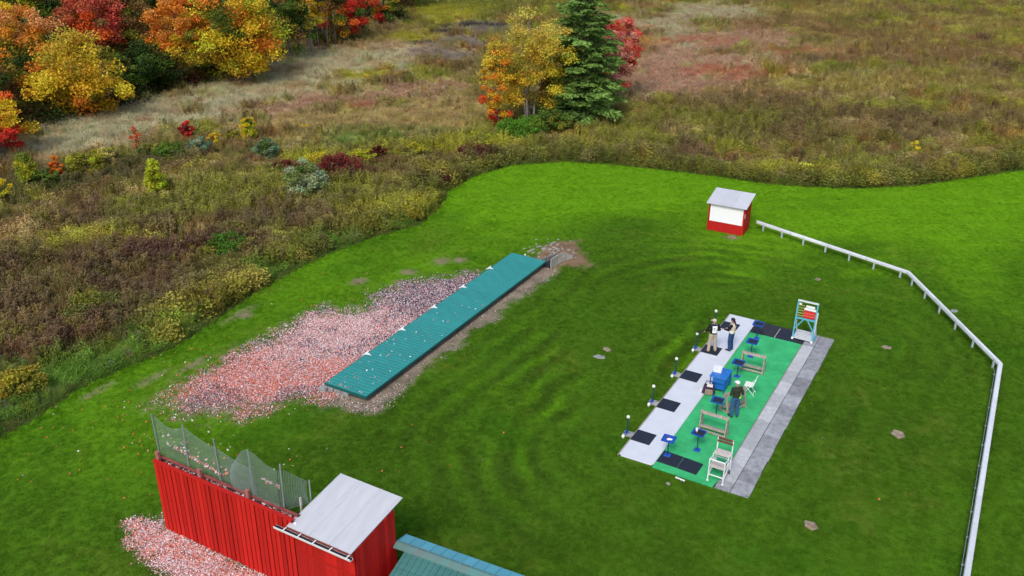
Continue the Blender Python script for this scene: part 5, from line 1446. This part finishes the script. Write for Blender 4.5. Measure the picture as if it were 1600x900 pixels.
shrub(446, 272, 1.2, 1.0, [((.12, .035, .025), 3), (DKBR, 1)], 'low maroon shrub left of the large willow bush', 119, 28, 80)
shrub(565, 255, 1.2, 1.2, [(YGR, 3), (LIME, 1)], 'yellow green bush right of the maroon shrub', 120, 30, 80)
shrub(592, 250, .75, 1.2, [((.11, .035, .022), 3)], 'small dark maroon bush', 121, 20, 70)
shrub(644, 243, 1.3, 1.0, [(YGR, 3), (OLV, 1)], 'low yellow green bush at the meadow middle', 122, 28, 80)
shrub(745, 247, 1.8, .9, [((.085, .022, .026), 3), ((.15, .04, .03), 1)], 'low purple maroon bush near the lawn edge', 123, 34, 80)
shrub(675, 290, 1.5, .9, [((.085, .028, .024), 3), (DKBR, 1)], 'dark purple weed bush above the lawn corner', 124, 30, 80)
shrub(505, 258, 1.4, 1.0, [((.40, .34, .03), 3), (YGR, 1)], 'yellow flowered bush above the large willow bush', 125, 30, 80)
shrub(425, 278, 1.3, .9, [(YGR, 1), ((.13, .2, .03), 3)], 'bright green low bush at the left of the willow bush', 126, 28, 80)
shrub(362, 392, 1.6, 1.0, [((.07, .15, .02), 3), (OLV, 1)], 'low bright green bush in the dark weeds', 127, 36, 90)
shrub(150, 488, 1.5, 1.0, [((.14, .16, .04), 3), (OLV, 1)], 'pale green bush among brown weeds near the lawn', 128, 36, 90)
shrub(1426, 248, .45, 1.5, [(YEL, 3), (LIME, 1)], 'small bright yellow sapling in the right meadow', 129, 14, 50, .08, cone=.4)
shrub(290, 395, .8, .8, [((.50, .36, .05), 2), (OLV, 1)], 'straggly yellow bush in the dark weeds', 130, 12, 40, .08)
shrub(28, 470, .7, .7, [(RED, 2), (DKBR, 1)], 'low red bush near the left photo edge', 131, 14, 50, .08)
shrub(812, 216, 2.1, 1.7, [((.085, .20, .022), 3), ((.14, .24, .03), 1)], 'wide bright green bush at the foot of the birch', 132, 50, 90, .10)
shrub(862, 208, 1.5, 2.2, [((.10, .16, .03), 2), (OLV, 1.4)], 'green bush between birch stems and spruce', 133, 40, 80, .10)
shrub(750, 228, 1.6, 1.0, [(YGR, 2), ((.20, .24, .03), 2)], 'low yellow green bush left of the birch', 134, 30, 80)
shrub(580, 246, .5, .8, [(YEL, 2)], 'tiny yellow bush beside the small maroon bush', 135, 10, 40, .07)
shrub(478, 204, .5, .7, [(YEL, 2), (GOLD, 1)], 'tiny yellow bush alone on the dry grass', 136, 10, 40, .07)
shrub(575, 128, .6, .9, [(YEL, 3)], 'yellow bush on the pale band near the wood', 137, 12, 40, .08)
shrub(35, 610, 1.2, 1.0, [((.30, .24, .03), 2), (OLV, 2)], 'yellowish bush beside the lawn at the left photo edge', 138, 30, 80)
shrub(645, 340, 1.0, 1.0, [((.30, .26, .03), 2), (OLV, 2)], 'yellow weed bush at the lawn corner', 139, 26, 80)

# ================================================================== people
def remeshed(caps, name, voxel=.012, smooth_it=4):
    """one closed continuous surface grown from tapered capsules [(a, b, ra, rb), ...] and balls [(c, (rx, ry, rz)), ...]"""
    mb = MB()
    for c in caps:
        if len(c) == 2: mb.ball(c[0], c[1], 16, 10); continue
        a, b, ra, rb = c; a = Vector(a); b = Vector(b)
        mb.tube([a, b], [ra, rb], 12); mb.ball(a, ra, 12, 8); mb.ball(b, rb, 12, 8)
    me = bpy.data.meshes.new('tmp'); me.from_pydata(mb.v, [], mb.f)
    o = bpy.data.objects.new('tmp', me); COL.objects.link(o)
    md = o.modifiers.new('r', 'REMESH'); md.mode = 'VOXEL'; md.voxel_size = voxel; md.use_smooth_shade = True
    ms = o.modifiers.new('s', 'SMOOTH'); ms.iterations = smooth_it; ms.factor = .5
    dg = bpy.context.evaluated_depsgraph_get()
    out = bpy.data.meshes.new_from_object(o.evaluated_get(dg)); out.name = name
    bpy.data.objects.remove(o); bpy.data.meshes.remove(me)
    return out

def lerp3(a, b, t): return tuple(a[i] + (b[i] - a[i]) * t for i in range(3))

def hand(w, d, side, curl):
    """palm and five fingers from the wrist w along direction d; returns capsules"""
    w = Vector(w); d = Vector(d).normalized()
    n = Vector((0, 0, -1)) if abs(d.z) < .8 else Vector((0, 1, 0))
    sd = d.cross(n).normalized(); n = sd.cross(d).normalized()
    caps = [(w, w + d * .05, .024, .028), (w + d * .03 + sd * .018, w + d * .085 + sd * .022, .018, .017), (w + d * .03 - sd * .018, w + d * .085 - sd * .022, .018, .017)]
    for i, (o, l) in enumerate(((-.033, .055), (-.011, .072), (.011, .076), (.033, .066))):
        r0 = w + d * .088 + sd * o
        k1 = r0 + (d * math.cos(curl) - n * -math.sin(curl)) * l * .5
        k2 = k1 + (d * math.cos(curl * 2) - n * -math.sin(curl * 2)) * l * .5
        caps += [(r0, k1, .0105, .0095), (k1, k2, .0095, .008)]
    t0 = w + d * .03 + sd * .03 * side; t1 = t0 + (d * .6 + sd * side * .8).normalized() * .04; t2 = t1 + (d * .9 + n * .3).normalized() * .032
    caps += [(t0, t1, .013, .012), (t1, t2, .012, .009)]
    return caps

def person(label, loc, rz, P, M_, cap=None, hairstyle='short', extras=None, height=1.76, female=False):
    """P: joints; M_: material names for parts. The figure faces +y."""
    k = height / 1.76
    t = empty('person', loc, rz, label, 'person')
    t.scale = (k, k, k)
    J = P
    head = J['head']
    body = []
    body += [(J['pelvis'], J['waist'], .125, .115), (J['waist'], J['chest'], .115, .13), (J['chest'], J['neck0'], .12, .06), (J['neck0'], J['neck1'], .055, .052)]
    body += [(lerp3(head, J['neck1'], .15), (.078, .095, .115)), ((head[0], head[1] + .015, head[2] - .06), (.058, .07, .06))]
    nf = Vector(J['face']).normalized(); hd = Vector(head)
    body += [(tuple(hd + nf * .088 + Vector((0, 0, -.015))), tuple(hd + nf * .108 + Vector((0, 0, -.032))), .012, .014)]
    er = nf.cross(Vector((0, 0, 1))).normalized()
    for s in (-1, 1):
        e = hd + er * (.078 * s) + Vector((0, 0, -.015)); body += [(tuple(e + Vector((0, 0, .02))), tuple(e - Vector((0, 0, .02))), .014, .011)]
    for s in ('L', 'R'):
        body += [(J['sh' + s], J['el' + s], .048, .038), (J['el' + s], J['wr' + s], .038, .026), (J['chest'], J['sh' + s], .09, .055)]
        body += hand(J['wr' + s], J['hd' + s], 1 if s == 'L' else -1, .55)
        body += [(J['hip' + s], J['kn' + s], .082, .055), (J['kn' + s], J['an' + s], .055, .036), (J['pelvis'], J['hip' + s], .11, .085), ((J['an' + s][0], J['an' + s][1], .06), (J['to' + s][0], J['to' + s][1], .042), .028, .022)]
    link_mesh('body', remeshed(body, 'body', .011), MAT['skin'], t)
    g = .016
    tr = [(J['pelvis'], lerp3(J['pelvis'], J['waist'], .55), .14, .132)]
    for s in ('L', 'R'):
        tr += [(J['pelvis'], J['hip' + s], .130, .115), (J['hip' + s], J['kn' + s], .112, .088), (J['kn' + s], lerp3(J['kn' + s], J['an' + s], .95), .086, .074)]
    link_mesh('trousers', remeshed(tr, 'trousers', .014), MAT[M_['trousers']], t)
    sh = [(lerp3(J['pelvis'], J['waist'], .55), J['waist'], .150, .150), (J['waist'], J['chest'], .150, .165), (J['chest'], J['neck0'], .155, .075)]
    for o_ in (-.075, .075):
        pb = lerp3(J['pelvis'], J['waist'], .42); sh += [((pb[0] + o_, pb[1], pb[2]), (J['waist'][0] + o_ * .7, J['waist'][1], J['waist'][2]), .105, .11)]
    for s in ('L', 'R'):
        sl_ = M_.get('sleeve', 1.0)
        sh += [(J['chest'], J['sh' + s], .115, .078), (J['sh' + s], J['el' + s], .070, .056)]
        if sl_ > .5: sh += [(J['el' + s], lerp3(J['el' + s], J['wr' + s], .92), .055, .042)]
    link_mesh('shirt', remeshed(sh, 'shirt', .014), MAT[M_['shirt']], t)
    if 'vest' in M_:
        vs = [(lerp3(J['pelvis'], J['waist'], .5), J['waist'], .158, .150), (J['waist'], J['chest'], .150, .168), (J['chest'], lerp3(J['chest'], J['neck0'], .75), .162, .10)]
        for s in ('L', 'R'): vs += [(J['chest'], lerp3(J['chest'], J['sh' + s], .75), .135, .085)]
        ve = link_mesh('vest', remeshed(vs, 'vest', .014), MAT[M_['vest']], t)
        b_ = [((o_, J['pelvis'][1], J['pelvis'][2] + .05), (o_, J['pelvis'][1], J['pelvis'][2] + .10), .125, .13) for o_ in (-.06, .06)]
        link_mesh('vest_pocket', remeshed(b_, 'vest_pocket', .014), MAT['cream_pale'], t)
    for s in ('L', 'R'):
        a = Vector(J['an' + s]); b = Vector(J['to' + s])
        d = (b - a); d.z = 0; d.normalize()
        s_ = [(tuple(a + Vector((0, 0, -.02))), tuple(a + d * .03 + Vector((0, 0, -.045))), .045, .045), (tuple(a - d * .03 + Vector((0, 0, -.045))), tuple(a + d * .10 + Vector((0, 0, -.042))), .047, .048), (tuple(a + d * .10 + Vector((0, 0, -.042))), tuple(a + d * .185 + Vector((0, 0, -.052))), .048, .038)]
        link_mesh('shoe', remeshed(s_, 'shoe', .012), MAT[M_['shoe']], t)
    # hair and cap
    hz_ = Vector(head)
    if hairstyle != 'bald':
        hr = [(tuple(hz_ + Vector((0, 0, .015)) - nf * .02), (.083, .094, .105))]
        if hairstyle == 'pony':
            b0 = hz_ - nf * .09 + Vector((0, 0, .02)); b1 = b0 - nf * .05 + Vector((0, 0, -.12)); b2 = b1 + Vector((0, 0, -.17)) - nf * .01
            hr += [(tuple(b0), tuple(b1), .03, .034), (tuple(b1), tuple(b2), .034, .015)]
        link_mesh('hair', remeshed(hr, 'hair', .012, 2), MAT[M_['hair']], t)
    if cap:
        cp = MB()
        seg, rings = 16, 5
        rows = []
        for j in range(rings + 1):
            th = (math.pi / 2) * j / rings
            rows.append([(math.cos(2 * math.pi * i / seg) * .098 * math.cos(th), math.sin(2 * math.pi * i / seg) * .110 * math.cos(th), .085 * math.sin(th)) for i in range(seg)])
        vs = [q for r_ in rows for q in r_]
        fs = [(j * seg + i, j * seg + (i + 1) % seg, (j + 1) * seg + (i + 1) % seg, (j + 1) * seg + i) for j in range(rings) for i in range(seg)]
        cp.add(vs, fs)
        br = [(.085 * math.cos(a), .075 + .10 * math.sin(a), .0 - .012 * math.sin(a)) for a in [math.pi * i / 8 for i in range(9)]]
        fa = math.atan2(nf.y, nf.x) - math.pi / 2
        c_ = link_mesh('cap', cp.mesh('cap', smooth=True), MAT[cap[0]], t, tuple(hz_ + Vector((0, 0, .045))), (0, 0, fa))
        b2 = MB(); b2.prism([(p[0], p[1]) for p in br], -.006, .006)
        link_mesh('cap_brim', b2.mesh('cap_brim'), MAT[cap[1]], t, tuple(hz_ + Vector((0, 0, .045))), (R(-8), 0, fa))
    for s in (-1, 1):
        MB().ball(tuple(hz_ + nf * .084 + er * (.030 * s) + Vector((0, 0, .012))), .010, 8, 6).build('eye', MAT['black'], t)
    MB().box(tuple(hz_ + nf * .088 + Vector((0, 0, -.065))), (.04 if abs(nf.y) > .5 else .012, .012 if abs(nf.y) > .5 else .04, .008)).build('mouth', MAT['maroon'], t)
    return t

def joints(**kw):
    J = dict(pelvis=(0, 0, .97), waist=(0, .0, 1.12), chest=(0, 0, 1.32), neck0=(0, -.01, 1.46), neck1=(0, .01, 1.54), head=(0, .02, 1.645), face=(0, 1, 0),
             shL=(-.185, 0, 1.42), shR=(.185, 0, 1.42), hipL=(-.09, 0, .93), hipR=(.09, 0, .93), knL=(-.11, .02, .50), knR=(.11, .02, .50),
             anL=(-.12, -.02, .09), anR=(.12, -.02, .09), toL=(-.14, .14, .045), toR=(.14, .14, .045),
             elL=(-.26, .02, 1.14), elR=(.26, .02, 1.14), wrL=(-.22, .2, 1.0), wrR=(.22, .2, 1.0), hdL=(0, 1, -.2), hdR=(0, 1, -.2))
    J.update(kw); return J

# man in black with the shotgun: his back to the camera, looking left
J1 = joints(face=(-.75, .65, 0), shL=(-.20, .02, 1.42), shR=(.20, -.02, 1.42), elL=(-.30, .10, 1.16), wrL=(-.27, .29, .99), hdL=(-.7, .4, -.2), elR=(.31, .0, 1.17), wrR=(.17, .19, 1.06), hdR=(-.9, .3, -.1),
            knL=(-.14, .01, .5), anL=(-.17, -.02, .09), toL=(-.22, .13, .045), knR=(.13, .01, .5), anR=(.17, -.03, .09), toR=(.21, .12, .045))
p1 = person('person in black top with white back bib and khaki trousers holding a shotgun', W(8.31, .06, .082), R(8), J1, dict(trousers='khaki', shirt='shirt_black', shoe='shoe_brown', hair='grey_hair'), cap=('cap_tan', 'cap_tan'))
bib = MB()
bx_ = []
for j in range(5):
    for i in range(5):
        a = -.115 + .23 * i / 4; z_ = 1.10 + .36 * j / 4
        y_ = -math.sqrt(max(.001, (.186 if z_ > 1.2 else .178) ** 2 - a * a * .9)) * (1.0 if z_ < 1.38 else .88 - (z_ - 1.38) * 1.2)
        bx_.append((a, y_ + .0, z_))
bib.add(bx_, [(j * 5 + i, j * 5 + i + 1, (j + 1) * 5 + i + 1, (j + 1) * 5 + i) for j in range(4) for i in range(4)])
bo = bib.build('back_bib', MAT['white'], p1); sm = bo.modifiers.new('t', 'SOLIDIFY'); sm.thickness = .008
MB().box((-.05, -.190, 1.36), (.08, .006, .06)).build('bib_print', MAT['print_grey'], p1)
MB().box((-.05, -.194, 1.28), (.05, .006, .04)).build('bib_print', MAT['print_grey'], p1)
# shotgun
gq = p1.matrix_basis @ Vector((0, 0, 0))
sg = empty('shotgun', W(8.31, .06, .082), R(8), 'black shotgun held by the person in khaki trousers, pointing left', 'shotgun')
ga, gb = Vector((.30, .20, 1.14)), Vector((-.70, .38, .92))
gd = (gb - ga).normalized()
MB().tube([ga + gd * .50, gb], .016, 8).tube([ga + gd * .50 + Vector((0, 0, -.03)), gb + Vector((0, 0, -.03))], .016, 8).build('barrel', MAT['gun'], sg)
MB().bar(ga + gd * .36 + Vector((0, 0, -.01)), ga + gd * .54 + Vector((0, 0, -.01)), .04, .07).build('receiver', MAT['gun'], sg, bevel=.006)
MB().bar(ga + gd * .54 + Vector((0, 0, -.045)), ga + gd * .80 + Vector((0, 0, -.045)), .04, .04).build('fore_end', MAT['wood_brown'], sg, bevel=.008)
stk = MB(); stk.tube([ga + gd * .38, ga + gd * .26 + Vector((0, 0, -.03)), ga + gd * .0 + Vector((0, 0, -.06))], [.024, .026, .05], 8)
stk.build('stock', MAT['wood_brown'], sg)
MB().tube([ga + gd * .40 + Vector((0, 0, -.04)), ga + gd * .43 + Vector((0, 0, -.075)), ga + gd * .47 + Vector((0, 0, -.04))], .005, 6).build('trigger_guard', MAT['gun'], sg)

# woman in a cream vest: facing left, pony tail
J2 = joints(face=(0, 1, 0), shL=(-.17, .01, 1.41), shR=(.17, .01, 1.41), elL=(-.22, .10, 1.16), wrL=(-.16, .34, 1.12), hdL=(.2, 1, -.1), elR=(.24, .06, 1.14), wrR=(.16, .30, 1.05), hdR=(-.3, 1, -.1),
            knL=(-.10, .03, .5), anL=(-.10, -.02, .09), toL=(-.11, .15, .045), knR=(.10, .02, .5), anR=(.11, -.03, .09), toR=(.13, .14, .045))
person('person in cream shooting vest, navy cap and blue jeans with a pony tail', W(8.93, .78, .067), R(52), J2, dict(trousers='denim', shirt='shirt_black', vest='cream', shoe='cap_navy', hair='hair'), cap=('cap_navy', 'foam'), hairstyle='pony', height=1.74)

# man in a white cap behind the rack
J3 = joints(face=(-.3, .95, 0), elL=(-.27, -.02, 1.13), wrL=(-.19, .19, 1.06), hdL=(.7, .6, -.2), elR=(.27, -.04, 1.13), wrR=(.20, .16, 1.04), hdR=(-.7, .6, -.2),
            knL=(-.11, .02, .5), anL=(-.12, -.01, .09), toL=(-.17, .13, .045), knR=(.11, .02, .5), anR=(.13, -.02, .09), toR=(.17, .12, .045))
p3 = person('person in dark green shirt, blue jeans and a white cap beside a gun rack', W(3.40, 2.75, .06), R(12), J3, dict(trousers='denim_pale', shirt='shirt_green', shoe='black', hair='grey_hair', sleeve=0.3), cap=('white', 'white'), height=1.77)
link_mesh('shell_pouch', remeshed([((.13, -.06, .98), (.16, .06, 1.02), .07, .08), ((.14, .0, .93), (.13, .03, 1.0), .06, .07)], 'shell_pouch', .014), MAT['yellow_pouch'], p3)

print('tris', sum(len(m.loop_triangles) or sum(len(p_.vertices) - 2 for p_ in m.polygons) for m in {o.data for o in scene.objects if o.type == 'MESH'}))
